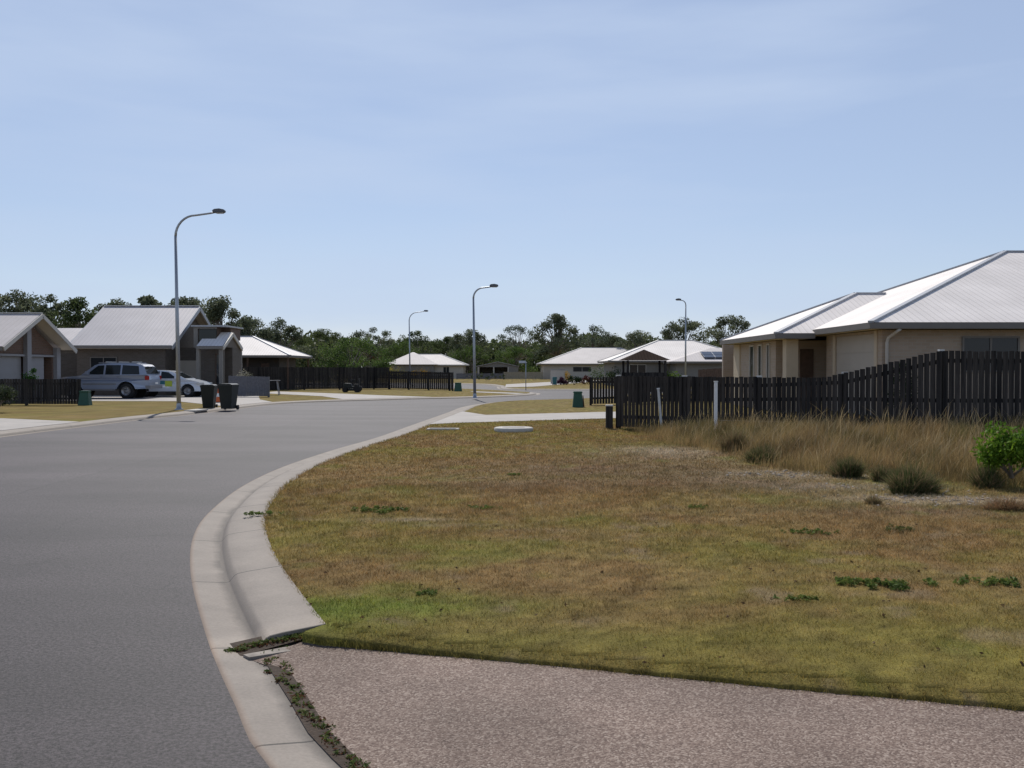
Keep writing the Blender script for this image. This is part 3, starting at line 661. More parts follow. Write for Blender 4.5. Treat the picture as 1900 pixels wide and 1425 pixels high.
def leafcloud(n, cen, rad, size, c0, c1, tilt=1., flat=1.):
    """n small diamond leaves around clump centres cen (k,3), radii rad (k,)"""
    k = rng.integers(0, len(cen), n); d = rng.normal(0, 1, (n, 3)); d /= np.linalg.norm(d, axis=1)[:, None]
    rr = rad[k]*(rng.random(n)**.45); P = cen[k]+d*rr[:, None]*np.array((1, 1, flat))
    u = rng.normal(0, 1, (n, 3)); u[:, 2] *= tilt; u /= np.linalg.norm(u, axis=1)[:, None]; v = np.cross(u, rng.normal(0, 1, (n, 3))); v /= np.linalg.norm(v, axis=1)[:, None]
    s = size*(.6+.8*rng.random((n, 1))); V = np.stack([P-u*s*.5, P+v*s*.22, P+u*s*.5, P-v*s*.22], 1).reshape(-1, 3)
    m = (rng.random((len(cen), 1)))[k]*.7+.3*rng.random((n, 1)); c = (np.array(c0)*(1-m)+np.array(c1)*m)*(.75+.5*rng.random((n, 1)))
    return V, np.arange(4*n).reshape(-1, 4), np.repeat(np.clip(c, 0, 1), 4, 0)

def weed(px, py, r, h, n, lab, c0=(.075,.12,.028), c1=(.17,.21,.05), z=0.):
    x, y = G(px, py); k = max(3, int(r*12)); k = k*5; n = int(n*1.7); cen = np.stack([rng.normal(0, r*.5, k), rng.normal(0, r*.28, k), np.full(k, h*.3)], -1)
    V, F, C = leafcloud(n, cen, np.full(k, h*.6), .032, c0, c1, .5, .7)
    V[:, 2] = np.maximum(V[:, 2], .002)
    o = np_mesh('weed', V, F, M['leaf'], {'tint': C}); o.location = (x, y, z); tag(o, lab, 'weed', 'low green weeds in the lawn')
weed(703,948,.30,.07,420,'leafy weed patch in the lawn left of centre, by pale bare soil')
weed(900,944,.18,.05,130,'small weed right of the leafy patch near the kerb side')
weed(1645,1085,.34,.07,600,'widest dark green weed mat on the lawn at right')
weed(1835,1082,.20,.06,260,'round weed near the right edge of the lawn')
weed(795,1102,.10,.035,90,'tiny dark weed above the bright green patch')
weed(1480,1112,.12,.04,100,'small weed below and left of the widest weed mat')
weed(1290,943,.12,.05,90,'little weed in the middle of the lawn towards the fence')
weed(955,882,.12,.05,80,'far small weed in the lawn below the white slab')
weed(1500,990,.26,.05,160,'thin straggly weed left of the sandy strip foreground')
weed(485,957,.16,.05,160,'green tuft growing over the back of the kerb', z=.01)
weed(1655,985,.25,.06,150,'spiky olive weed below the largest tussock',(.09,.10,.03),(.16,.15,.05))
# weeds and dead leaves in the joint between gutter and near driveway
J = offset(O_line, .315)[2:KE+1]; ed = [p for p in J if p.y > 1]
cen = []
for a, b in zip(ed[:-1], ed[1:]):
    for t in np.linspace(0, 1, 7, endpoint=False):
        p = a+(b-a)*t; wdt = .035+.025*max(0, (p.y-4.2))
        if fbm(np.array([p.y*3.1]), np.array([1.3]))[0] > .25: cen.append((p.x+random.gauss(0, wdt*.5), p.y+random.gauss(0, .02), -.085))
for k in range(80): t_ = random.random(); cen.append((-1.70+.48*t_+random.gauss(0,.015), 5.60+.24*t_+random.gauss(0,.022), -.085+.055*t_))
cen = np.array(cen); rad = rng.uniform(.015, .036, len(cen))
V1, F1, C1 = leafcloud(3600, cen, rad, .020, (.07,.11,.03), (.15,.17,.05), .6, .6)
V2, F2, C2 = leafcloud(7000, cen-np.array((0, 0, .012)), rad*1.5, .022, (.17,.075,.035), (.10,.05,.03), .5, .4)
V, F, C = cat([(V1, F1, C1), (V2, F2, C2)]); tag(np_mesh('weeds_and_leaf_litter', V, F, M['leaf'], {'tint': C}), kind='stuff')
# fallen leaves / seed pods scattered on the lawn
n = 700; X = rng.uniform(-3, 12, n); Y = 4.6*(20/4.6)**rng.random(n); k = keep_lawn(X, Y); X, Y = X[k], Y[k]
cen = np.stack([X, Y, lawn_h(X, Y)+.012], -1); V, F, C = leafcloud(3*len(X), cen, np.full(len(X), .012), .026, (.045,.022,.014), (.20,.13,.07), .3, .5)
tag(np_mesh('fallen_leaves', V, F, M['leaf'], {'tint': C}), kind='stuff')
# stone chips on the sandy strip
X = rng.normal(0, 1, 420); Y = rng.normal(0, 1, 420); pts = [G(1480,880), G(1590,905), G(1710,925), G(1800,930)]
k = rng.integers(0, 4, 420); px_ = np.array(pts)[k]; X = px_[:, 0]+X*.6; Y = px_[:, 1]+Y*.22
mb = MB()
for x, y in zip(X, Y):
    s = random.uniform(.006, .022); z = float(lawn_h(np.array([x]), np.array([y]))[0])
    mb.obox((x, y, z+s*.3), (random.random(), random.random(), .3*random.random()), (-random.random(), random.random(), .1), (0, 0, 1), s, s*.7, s*.4)
tag(mb.build('stone_chips', M['chips']), kind='stuff')

# ------------------------------------------------------------------ shrubs and trees
def shrub(name, label, x, y, w_, h, n, size, c0, c1, z=0., stems=4, cat_='shrub', grp=None, k=None, flat=1.):
    root = empty(name, (x, y, z), 0, label, cat_, grp)
    k = k or 14; th = rng.uniform(0, 2*np.pi, k); rr = np.sqrt(rng.random(k))*.36*w_
    cen = np.stack([np.cos(th)*rr, np.sin(th)*rr, h*(.28+.52*rng.random(k))*(1-.35*(rr/(.36*w_+1e-6))**2)], -1)
    rad = np.full(k, min(w_, h)*.24)*(.7+.6*rng.random(k))
    V, F, C = leafcloud(n, cen, rad, size, c0, c1, 1., flat); V[:, 2] = np.maximum(V[:, 2], .02)
    np_mesh('foliage', V, F, M['leaf'], {'tint': C}, root)
    mb = MB()
    for i in range(stems):
        c = cen[i % k]; mb.tube([(random.gauss(0, .03), random.gauss(0, .03), -.02), (c[0]*.4, c[1]*.4, c[2]*.5), tuple(c)], [.02*h+.006, .012*h+.004, .004], 5)
    mb.build('stem', M['bark'], root); return root
x, y = G(1870, 905)
shrub('leafy_shrub', 'bright green leafy shrub at the right end of the dry grass', x+.05, y, 1.0, .78, 2600, .07, (.05,.12,.015), (.20,.32,.03), .15, 6, k=20)

def tree(label, px, top, Y, wpx, kind, grp='trees on the skyline', trunk=True):
    s = FPX/Y; x = (px-CX)/s; H = (HOR-top)/s+CAMH; W = wpx/s
    root = empty('gum_tree' if kind != 'dense' else 'broadleaf_tree', (x, Y, 0), 0, label, 'tree', grp)
    if kind == 'gum': nb, n, size, c0, c1, low = 38, 6200, .34, (.07,.088,.054), (.19,.21,.12), .34
    elif kind == 'pale': nb, n, size, c0, c1, low = 26, 2000, .34, (.085,.11,.075), (.17,.20,.14), .38
    elif kind == 'dense': nb, n, size, c0, c1, low = 40, 8000, .34, (.055,.095,.026), (.145,.21,.052), .10
    elif kind == 'dark': nb, n, size, c0, c1, low = 36, 7600, .36, (.04,.062,.026), (.115,.145,.052), .15
    mb = MB(); cen = []; lean = random.uniform(-.06, .06)*H
    th_ = H*.42 if kind in ('gum', 'pale') else H*.3; r0 = .018*H+.05
    if trunk: mb.tube([(0, 0, -.2), (lean*.3, 0, th_*.5), (lean, 0, th_)], [r0, r0*.8, r0*.62], 7)
    for i in range(nb):
        a = 2.4*i+random.random(); f = math.sqrt(random.random())
        hz = low+(1-low)*random.random()**.8; lim = math.sqrt(max(.05, 1-((hz-low)/(1-low)*1.05-.1)**2)) if hz > low else 1
        ex = math.cos(a)*f*W*.5*lim+lean; ey = math.sin(a)*f*W*.42*lim; ez = H*(hz*.92)
        if i == 0: ex, ey, ez = lean, 0, H*.93
        if i == 1: ex, ey, ez = lean-W*.30, 0, H*.74
        if i == 2: ex, ey, ez = lean+W*.32, 0, H*.70
        cen.append((ex, ey, ez))
        mb.tube([(lean*.7, 0, th_*.8), (ex*.45+lean*.3, ey*.45, th_*.8+(ez-th_*.8)*.55), (ex, ey, ez)], [r0*.45, r0*.28, r0*.08], 5)
    cen = np.array(cen); base = {'gum': .105, 'pale': .095, 'dense': .17, 'dark': .13}[kind]
    rad = np.full(nb, base*min(max(H, .62*W), W*1.15))*(.65+.7*rng.random(nb))
    V, F, C = leafcloud(n, cen, rad, size*min(1.3, max(.6, H/10)), c0, c1, 1., .72)
    V[:, 2] = np.minimum(V[:, 2], H*1.0)
    mb.build('trunk', M['bark'], root); np_mesh('crown', V, F, M['leaf'], {'tint': C}, root); return root
for a in (
    ('wide dark gum at the far left, above the gabled brick house',30,536,112,150,'gum'),
    ('narrow gum just right of the far left tree, over the gable peak',100,543,116,90,'gum'),
    ('dark bushy gum between the brick gable and the big grey roof',155,550,112,140,'dark'),
    ('gum rising left of the big grey roof ridge',212,551,118,120,'gum'),
    ('small thin gum top showing above the middle of the big grey roof',283,543,116,104,'gum'),
    ('gum top just right of the nearest lamp pole, above the big grey roof',345,546,118,118,'gum'),
    ('large open gum right of the big grey roof, above the entry window box',414,548,92,130,'gum'),
    ('lower gum between the open gum and the white pyramid roof',468,588,100,100,'gum'),
    ('rounded gum right behind the white pyramid roof',522,588,110,110,'gum'),
    ('dark gum behind the bright green broadleaf mass, left part',600,610,165,130,'dark'),
    ('big dense green tree behind the long dark fence',650,626,96,160,'dense'),
    ('dark gum crown peeping over the big dense green tree',690,606,180,110,'gum'),
    ('green tree left behind the far house with two roof peaks',742,632,172,90,'dense'),
    ('dark tree behind the far lamp arm, above the two peaked roof',775,612,190,116,'dark'),
    ('small dark tree right of the far lamp, on the skyline',828,624,195,70,'dark'),
    ('dark gum crossed by the middle street lamp pole',877,610,175,84,'gum'),
    ('yellow green bushy tree right of the two peaked roof',866,640,170,90,'dense'),
    ('pale grey green gum left of the tallest tree',963,600,175,90,'pale'),
    ('tallest dark gum in the middle of the skyline',1032,580,170,104,'gum'),
    ('round bright green tree behind the open carport shed',958,642,160,92,'dense'),
    ('thin see-through gum right of the tallest tree',1095,600,180,84,'pale'),
    ('small dark gum above the gap right of the thin see-through gum',1140,618,180,76,'gum'),
    ('dark gum above the dark gazebo roof',1190,612,150,104,'gum'),
    ('dark gum behind the far right street lamp',1266,588,140,110,'gum'),
    ('broad dark gum next to the near right house eave',1352,584,135,118,'gum')):
    tree(*a)
# far wood that reads as one mass
n = 90000; X = rng.uniform(-150, 95, n); Y = rng.uniform(196, 235, n); top = 3.4+6.2*fbm(X*.07, Y*.02, 3)+2.2*fbm(X*.4+5, Y*.1, 2)
Z = top*rng.random(n)**.7; P = np.stack([X, Y, Z], -1)
V, F, C = leafcloud(n, P, np.full(n, .3), 1.0, (.045,.065,.030), (.13,.155,.058)); V[:, 2] = np.maximum(V[:, 2], 0)
tag(np_mesh('woodland', V, F, M['leaf'], {'tint': C}), kind='stuff')
n = 30000; X = rng.uniform(-95, -25, n); Y = rng.uniform(120, 140, n); top = 1.5+5.5*fbm(X*.16, Y*.05, 3)+4.2*sstep(-38, -52, X); P = np.stack([X, Y, top*rng.random(n)**.7], -1)
V, F, C = leafcloud(n, P, np.full(n, .3), .7, (.04,.055,.028), (.12,.14,.055)); V[:, 2] = np.maximum(V[:, 2], 0)
tag(np_mesh('undergrowth', V, F, M['leaf'], {'tint': C}), kind='stuff')

# ------------------------------------------------------------------ houses
def rface(mb, pts, m=0):
    """roof face; first edge is the eave"""
    P = [Vector(p) for p in pts]; u = (P[1]-P[0]).normalized(); nn = (P[1]-P[0]).cross(P[2]-P[0]).normalized(); v = nn.cross(u)
    mb.face(P, [((p-P[0]).dot(u), (p-P[0]).dot(v)) for p in P], m)
def hip(mb, x0, x1, y0, y1, z, p, left='hip', right='hip'):
    """ridge along x; returns ridge ends"""
    d = (y1-y0)/2; h = d*math.tan(p); ym = (y0+y1)/2
    xa = x0+d if left == 'hip' else x0; xb = x1-d if right == 'hip' else x1
    if xa > xb: xa = xb = (xa+xb)/2
    A, B, C_, D = (x0,y0,z), (x1,y0,z), (x1,y1,z), (x0,y1,z); E, F_ = (xa,ym,z+h), (xb,ym,z+h)
    rface(mb, [A, B, F_, E] if xa != xb else [A, B, E]); rface(mb, [C_, D, E, F_] if xa != xb else [C_, D, E])
    if left == 'hip': rface(mb, [D, A, E])
    if right == 'hip': rface(mb, [B, C_, F_])
    return Vector(E), Vector(F_)
def caps(mb, E, F_, corners, r=.07):
    mb.bar(E+Vector((0,0,.015)), F_+Vector((0,0,.015)), .16, .05)
    for c, e in corners: mb.bar(Vector(c)+Vector((0,0,.015)), e+Vector((0,0,.02)), .16, .05)
def eaves(mbg, mbs, x0, x1, y0, y1, z, h=.17):
    """gutter and fascia ring plus soffit sheet"""
    t = .1
    mbg.box(x0-.03, x1+.03, y0-.03, y0+t, z-h, z-.012); mbg.box(x0-.03, x1+.03, y1-t, y1+.03, z-h, z-.012)
    mbg.box(x0-.03, x0+t, y0+t, y1-t, z-h, z-.012); mbg.box(x1-t, x1+.03, y0+t, y1-t, z-h, z-.012)
    mbs.box(x0+t, x1-t, y0+t, y1-t, z-h+.01, z-h+.03)
def opening(root, kind, side, X0, X1, a0, a1, z0, z1, frame, pane, Y0=0, Y1=0, split=1, t=.05):
    """panel on a wall: side 'front' (y=Y0) or 'left' (x=X0) or 'right' (x=X1); a0..a1 along the wall"""
    def P(mb, a, b, za, zb, d0, d1):
        if side == 'front': mb.box(a, b, Y0-d1, Y0-d0, za, zb)
        elif side == 'left': mb.box(X0-d1, X0-d0, a, b, za, zb)
        else: mb.box(X1+d0, X1+d1, a, b, za, zb)
    if kind == 'window':
        f = MB(); P(f, a0, a1, z0, z0+t, 0, .05); P(f, a0, a1, z1-t, z1, 0, .05); P(f, a0, a0+t, z0+t, z1-t, 0, .05); P(f, a1-t, a1, z0+t, z1-t, 0, .05)
        for i in range(1, split):
            c = a0+(a1-a0)*i/split; P(f, c-t/2, c+t/2, z0+t, z1-t, 0, .045)
        fo = f.build('window', frame, root); g = MB(); P(g, a0+t, a1-t, z0+t, z1-t, .005, .02); g.build('pane', pane, fo)
    elif kind == 'garage':
        f = MB(); n = 5
        for i in range(n):
            za = z0+(z1-z0)*i/n; P(f, a0, a1, za+.008, za+(z1-z0)/n-.008, .0, .03)
        P(f, a0, a1, z0, z1, -.01, .018)
        f.build('garage_door', pane, root)
    elif kind == 'door':
        f = MB(); P(f, a0, a1, z0, z1, 0, .04); do = f.build('door', pane, root); g = MB(); P(g, a0+.08, a0+.12, 1., 1.12, .04, .08); g.build('handle', M['alloy'], do)
def walls(root, m, boxes, name='wall'):
    mb = MB()
    for b in boxes: mb.box(*b)
    return mb.build(name, m, root)

# --- big cream-roofed house on the right
h8 = empty('house', (9.5, 25, .15), 0, 'large tan house with cream sheet roof behind the dark picket fence on the right', 'house', 'single storey houses')
def W8(p): return Vector(p)-Vector((9.5, 25, .15))
r = MB(); c = MB(); gt = MB(); sf = MB()
E, F_ = hip(r, 0, 21.5, 0, 14.8, 2.68, R(20.55)); caps(c, E, F_, [((0,0,2.68),E),((0,14.8,2.68),E),((21.5,0,2.68),F_)])
E2, F2 = hip(r, -1.25, 6.4, 4.5, 12.3, 2.56, R(21.6), 'hip', 'gable'); caps(c, E2, Vector((3.7,8.4,E2.z)), [((-1.25,4.5,2.56),E2),((-1.25,12.3,2.56),E2)])
eaves(gt, sf, 0, 21.5, 0, 14.8, 2.68); gt.box(-1.28,-.03,4.47,4.6,2.39,2.55); gt.box(-1.28,-1.15,4.6,12.2,2.39,2.55); gt.box(-1.28,-.03,12.2,12.33,2.39,2.55); sf.box(-1.15,-.03,4.6,12.2,2.40,2.42)
ro = r.build('roof', M['roofw'], h8); c.build('ridge_cap', M['ridge'], ro); gt.build('gutter', M['gutter'], h8); sf.build('soffit', M['soffit'], h8)
walls(h8, M['bricktan'], [(.5,21,.5,.72,-.2,2.5),(.5,.72,.72,1.0,-.2,2.5),(.5,.72,4.15,5.0,-.2,2.5),(.5,.72,1.0,4.15,2.42,2.5),(.72,12,5.0,5.2,-.2,2.5),(-.75,12,6.3,6.5,-.2,2.38),(-.75,-.55,6.5,12,-.2,2.38),(-.75,21,14.1,14.3,-.2,2.5),(-.55,3,11.8,12,-.2,2.38),(20.8,21,.72,14.1,-.2,2.5)])
pm = MB(); pm.box(-.78,-.4,5.0,5.4,-.2,2.38); pm.build('column', M['render'], h8)
pm = MB(); pm.box(-.80,-.75,11.1,12.05,-.2,2.37); pm.build('column', M['render'], h8)
opening(h8, 'garage', 'left', .56, 0, 1.0, 4.15, -.15, 2.42, None, M['garaget'])
fr = MB(); fr.box(.47,.5,.8,1.0,-.15,2.5); fr.box(.47,.5,4.15,4.33,-.15,2.5); fr.build('door_frame', M['render'], h8)
for a, b in ((9.0,9.62),(7.95,8.42),(6.95,7.3)): opening(h8, 'window', 'left', -.75, 0, a, b, .3, 2.3, M['gutterp'], M['glass'])
opening(h8, 'window', 'front', 0, 0, 2.65, 4.2, 1.35, 2.32, M['gutter'], M['glass'], Y0=.5, split=2)
opening(h8, 'window', 'front', 0, 0, 7.2, 9.0, 1.2, 2.3, M['gutter'], M['glass'], Y0=.5, split=2)
opening(h8, 'door', 'front', 0, 0, .05, .49, -.1, 2.1, None, M['brownwood'], Y0=6.3)
dp = MB(); dp.tube([(.78,.0,2.5),(.72,.12,2.42),(.62,.38,2.28),(.6,.42,2.15),(.6,.42,.0)], .045, 8); dp.build('downpipe', M['gutterp'], h8)
shrub('garden_shrub', 'dark round shrub showing over the fence against the tan house wall', 10.15, 24.4, .8, 2.05, 900, .08, (.02,.04,.015), (.05,.08,.03), .2)

# --- gabled brick house, far left
h1 = empty('house', (-23.2, 43, 0), 0, 'brick house with a gable over its garage doors at the left edge', 'house', 'single storey houses')
def gable(mb, x0, x1, y0, y1, z, p): return hip(mb, x0, x1, y0, y1, z, p, 'gable', 'gable')
def barge(mb, x, y0, y1, z, p, t=.06, h=.2):
    ym = (y0+y1)/2; hh = (ym-y0)*math.tan(p)
    mb.bar((x, y0, z-h/2-.02), (x, ym, z+hh-h/2-.02), t, h); mb.bar((x, y1, z-h/2-.02), (x, ym, z+hh-h/2-.02), t, h)
r = MB(); gable(r, -17, 0, 0, 7.2, 2.62, R(25.3)); ro = r.build('roof', M['roofp'], h1)
b = MB(); b.bar((-17,3.6,2.64+3.6*math.tan(R(25.3))),(0,3.6,2.64+3.6*math.tan(R(25.3))),.2,.05); b.build('ridge_cap', M['ridgew'], ro)
b = MB(); barge(b, .04, 0, 7.2, 2.62, R(25.3)); b.build('barge_board', M['gutterp'], h1)
b = MB(); b.box(-17,0,-.1,0,2.42,2.6); b.box(-17,0,7.2,7.3,2.42,2.6); b.build('gutter', M['gutter'], h1)
# sloped soffit under the verge
b = MB(); tt = math.tan(R(25.3))
for y0_, y1_ in ((.02, 3.55), (7.18, 3.65)):
    za, zb = 2.62+min(y0_, 7.2-y0_)*tt-.05, 2.62+3.55*tt-.05
    b.face([(-.75,y0_,za),(0,y0_,za),(0,y1_,zb),(-.75,y1_,zb)]); 
b.build('soffit', M['soffit'], h1)
b = MB()
b.box(-16.5,-.8,.55,.75,0,2.55); b.box(-16.5,-.8,6.5,6.7,0,2.55); b.box(-1.0,-.8,.75,6.5,2.2,2.6)
q = [(-.8,.6,2.6),(-.8,6.6,2.6),(-.8,3.6,2.6+3.0*tt)]; b.face(q, [(p[1],p[2]) for p in q]); b.box(-1.2,-.8,6.2,6.5,0,2.2); b.box(-1.2,-.8,.75,1.0,0,2.2)
b.build('wall', M['brickbr'], h1)
b = MB(); b.box(-.82,-.6,3.35,3.75,0,4.05); b.box(-.82,-.6,6.35,6.75,0,2.7); b.box(-.85,-.72,.7,6.4,2.2,2.3); b.build('column', M['garage'], h1)
opening(h1, 'garage', 'right', 0, -.95, 1.0, 3.35, 0, 2.2, None, M['garage']); opening(h1, 'garage', 'right', 0, -.95, 3.75, 5.6, 0, 2.2, None, M['garage'])

# --- big grey-roofed house behind the cars
h2 = empty('house', (-26.3, 56, 0), 0, 'house with a big steep grey roof behind the parked cars', 'house', 'single storey houses')
pt = R(27.8); r = MB(); gable(r, 0, 6.1, 0, 10, 3.0, pt); gable(r, -9, 1.2, 3.2, 10, 3.05, R(20)); ro = r.build('roof', M['roofg'], h2)
b = MB(); zz = 3.02+5*math.tan(pt); b.bar((0,5,zz),(6.1,5,zz),.2,.05); b.build('ridge_cap', M['ridgew'], ro)
b = MB(); barge(b, 6.14, 0, 10, 3.0, pt, .08, .25); barge(b, -.04, 0, 10, 3.0, pt, .08, .2); b.build('barge_board', M['ridge'], h2)
b = MB(); b.box(0,6.1,-.12,0,2.80,2.98); b.build('gutter', M['gutter'], h2); b = MB(); b.box(0,6.1,-.13,.0,2.97,2.995); b.build('gutter_lip', M['white'], h2)
b = MB(); b.box(.1,6.0,.0,.6,2.78,2.8); b.build('soffit', M['soffit'], h2)
b = MB(); b.box(.2,5.5,.6,.8,0,2.95); b.box(5.3,5.5,.8,9.3,0,3.0); b.box(-8.8,.2,3.6,3.8,0,3.0); b.box(-8.8,5.3,9.1,9.3,0,3.0)
q = [(5.5,.4,3.0),(5.5,9.6,3.0),(5.5,5,3.0+4.6*math.tan(pt))]; b.face(q, [(p[1],p[2]) for p in q]); b.build('wall', M['brickgr'], h2)
b = MB(); b.box(5.5,9.0,2.4,2.6,0,2.9); b.box(8.8,9.0,2.6,4.3,0,2.9); b.build('entry_wall', M['brickgr'], h2)
opening(h2, 'window', 'front', 0, 0, 1.0, 2.6, 1.0, 2.3, M['gutter'], M['glass'], Y0=.6, split=2)
b = MB(); b.box(5.5,6.9,2.3,2.4,0,2.1); b.build('garage_door', M['garaget'], h2)
# low entry roof, small gable and columns
tq = math.tan(R(24))
r = MB(); rface(r, [(7.5,.2,2.95),(8.35,.2,2.95),(8.35,1.25,2.95+1.05*tq),(7.5,1.25,2.95+1.05*tq)]); gable(r, 8.35, 9.05, .2, 4.2, 2.95, R(24)); ro = r.build('porch_roof', M['roofw'], h2)
b = MB(); barge(b, 9.1, .2, 4.2, 2.95, R(24), .07, .22); b.build('barge_board', M['gutterp'], ro)
b = MB(); b.box(7.5,9.05,.08,.2,2.77,2.93); b.build('fascia', M['gutter'], ro)
for c_ in ((8.8,9.0,.3,.55,0,2.8),(7.45,7.65,.3,.55,0,2.8),(8.8,9.0,4.32,4.5,0,2.8)):
    b = MB(); b.box(*c_); b.build('column', M['greywall'], h2)
b = MB(); b.box(7.4,8.8,1.3,1.5,.0,2.9); b.build('porch_wall', M['brickgr'], h2)
b = MB(); b.prism([(.4,2.9),(4.0,2.9),(2.2,2.9+1.75*tq)], 0, .08); q_ = [(9.0 if p[1] > .04 else 8.92, p[0], p[2]) for p in b.v]; b.v = q_; b.build('gable_wall', M['brickbr'], h2)
opening(h2, 'window', 'front', 0, 0, 8.3, 8.6, .5, 2.5, M['brownwood'], M['glass'], Y0=1.3)
# raised window box over the entry
b = MB(); b.box(6.9,8.3,1.6,4.8,2.9,4.15); b.box(8.3,8.8,2.7,4.8,3.4,4.15); b.build('window_box', M['brownwood'], h2)
b = MB(); b.box(6.8,8.95,1.3,5.0,4.15,4.24); b.build('window_box_roof', M['ridge'], h2)
b = MB(); b.box(6.9,7.15,1.5,1.6,2.9,4.15); b.box(7.15,8.3,1.5,1.6,4.03,4.15); fo = b.build('window', M['greywall'], h2); b = MB(); b.box(7.2,8.28,1.55,1.595,3.1,4.0); b.build('pane', M['carglass'], fo)

# --- white pyramid roof house
def hiproofhouse(label, loc, rz, w_, d, ez, pitch, rm, wm, gm, cm, left='hip', oh=.5, ops=(), posts=(), sm=None, wz=None):
    root = empty('house', loc, rz, label, 'house', 'single storey houses'); r = MB(); c = MB(); gt = MB(); sf = MB()
    E, F_ = hip(r, 0, w_, 0, d, ez, pitch, left); cs = [((w_,0,ez),F_),((w_,d,ez),F_)]
    if left == 'hip': cs += [((0,0,ez),E),((0,d,ez),E)]
    caps(c, E, F_, cs); eaves(gt, sf, 0, w_, 0, d, ez)
    ro = r.build('roof', rm, root); c.build('ridge_cap', cm, ro); gt.build('gutter', gm, root); sf.build('soffit', sm or M['soffit'], root)
    t = .2; a0, a1, b0, b1 = oh, w_-oh, oh, d-oh; z1 = ez-.15
    walls(root, wm, [(a0,a1,b0,b0+t,-.1,z1),(a0,a1,b1-t,b1,-.1,z1),(a0,a0+t,b0+t,b1-t,-.1,z1),(a1-t,a1,b0+t,b1-t,-.1,z1)])
    for o in ops: opening(root, o[0], o[1], a0, a1, o[2], o[3], o[4], o[5], M['gutterp'], o[6] if len(o) > 6 else M['glass'], Y0=b0, split=2 if o[0] == 'window' else 1)
    for x, y in posts:
        b = MB(); b.box(x-.06, x+.06, y-.06, y+.06, -.05, z1); b.build('column', M['brownwood'], root)
    return root, E, F_
hiproofhouse('dark walled house with a white pyramid roof behind the long dark fence', (-25.9, 70, 0), 0, 9.45, 7.6, 2.60, R(21.8), M['roofw'], M['brickdk'], M['gutter'], M['ridge'], 'hip', 1.1,
             [('window','front',3.8,5.6,.9,2.0),('door','front',7.0,7.6,0,2.0,M['brownwood'])], [(9.2,.3),(9.2,7.3),(6.2,.3)])
# --- far house with two roof peaks
h4, E4, F4 = hiproofhouse('far grey walled house with a two peaked pale roof behind the dark fence end', (-20.4, 150, 0), 0, 13.2, 9, 2.25, R(21), M['roofp'], M['palewall'], M['gutterp'], M['ridgew'], 'hip', .6,
             [('window','front',9.4,10.4,.8,1.9),('window','front',2,3.6,.8,1.9)])
b = MB(); e, f = hip(b, .2, 8.6, -1.2, 7.0, 2.27, R(26)); b.build('roof', M['roofp'], h4)
b = MB(); b.box(1,8,-.6,-.4,-.1,2.2); b.box(1,1.2,-.4,.5,-.1,2.2); b.box(7.8,8,-.4,.5,-.1,2.2); b.build('wall', M['greywall'], h4)
# --- open carport shed
sh = empty('shed', (-5.7, 150, 0), 0, 'grey open fronted shed with two dark bays between far houses', 'shed')
b = MB(); z0 = 2.0; p = [(0,z0),(3.4,2.72),(6.8,z0),(6.8,z0-.08),(3.4,2.64),(0,z0-.08)]; b.prism(p, -.3, 7); b.build('roof', M['roofg'], sh)
b = MB(); b.box(.1,.3,0,6.8,0,1.95); b.box(6.5,6.7,0,6.8,0,1.95); b.box(.3,6.5,6.6,6.8,0,1.95); b.box(5.2,6.5,0,.2,0,1.95); b.prism([(.3,1.95),(3.4,2.6),(6.5,1.95),(6.5,1.86),(.3,1.86)], .02, .2); b.build('wall', M['greywall'], sh)
for xx in (.3, 2.7, 5.0):
    b = MB(); b.box(xx, xx+.2, -.08, .02, 0, 1.86); b.build('post', M['palewall'], sh)
# --- far house with a hip corner towards the road
h5, E5, F5 = hiproofhouse('far pale house with a wide grey hip roof and a garden of shrubs in front', (4.0, 142, 0), 0, 20, 14, 2.36, R(20), M['roofp'], M['palewall'], M['gutter'], M['ridgew'], 'hip', .7,
             [('window','front',5.2,8.0,1.1,1.9),('garage','front',.9,3.2,0,2.1,M['garaget']),('window','front',10,12,1.,1.9)])
# --- white roofed house with solar panels
h7, E7, F7 = hiproofhouse('house with bright white roof and dark solar panels left of the big cream roofed house', (9.0, 88, 0), 0, 14.4, 11, 2.35, R(20.5), M['roofw'], M['greywall'], M['gutter'], M['ridgew'], 'hip', .6,
             [('window','front',2,3.6,1.,2.)])
b = MB(); e, f = hip(b, 5.2, 16.4, -3.4, 5.6, 2.25, R(16)); b.build('wing_roof', M['roofp'], h7)
b = MB(); b.box(5.2,16.4,-3.5,-3.4,2.07,2.24); b.box(5.1,5.2,-3.4,5.6,2.07,2.24); b.build('gutter', M['gutter'], h7)
b = MB(); b.box(5.8,15.8,-2.8,-2.6,-.1,2.15); b.box(5.8,6.,-2.6,.6,-.1,2.15); b.build('wall', M['greywall'], h7)
b = MB(); g = MB(); tp = math.tan(R(16)); nn = Vector((0, -math.sin(R(16)), math.cos(R(16)))); up = Vector((0, math.cos(R(16)), math.sin(R(16))))
for i in range(6):
    for j in range(2):
        cx_ = 8.9+i*1.02; dy = 1.25+j*1.0; cpt = Vector((cx_+(.5 if j else 0)*0, -3.4+dy, 2.25+dy*tp))+nn*.14
        g.obox(cpt, (1,0,0), up, nn, .5, .48, .02); 
        for s_ in (-1, 1):
            b.obox(cpt+nn*.004+Vector((s_*.485, 0, 0)), (1,0,0), up, nn, .015, .48, .02)
sp_ = g.build('solar_panel', M['solar'], h7); b.build('frame', M['solarf'], sp_)

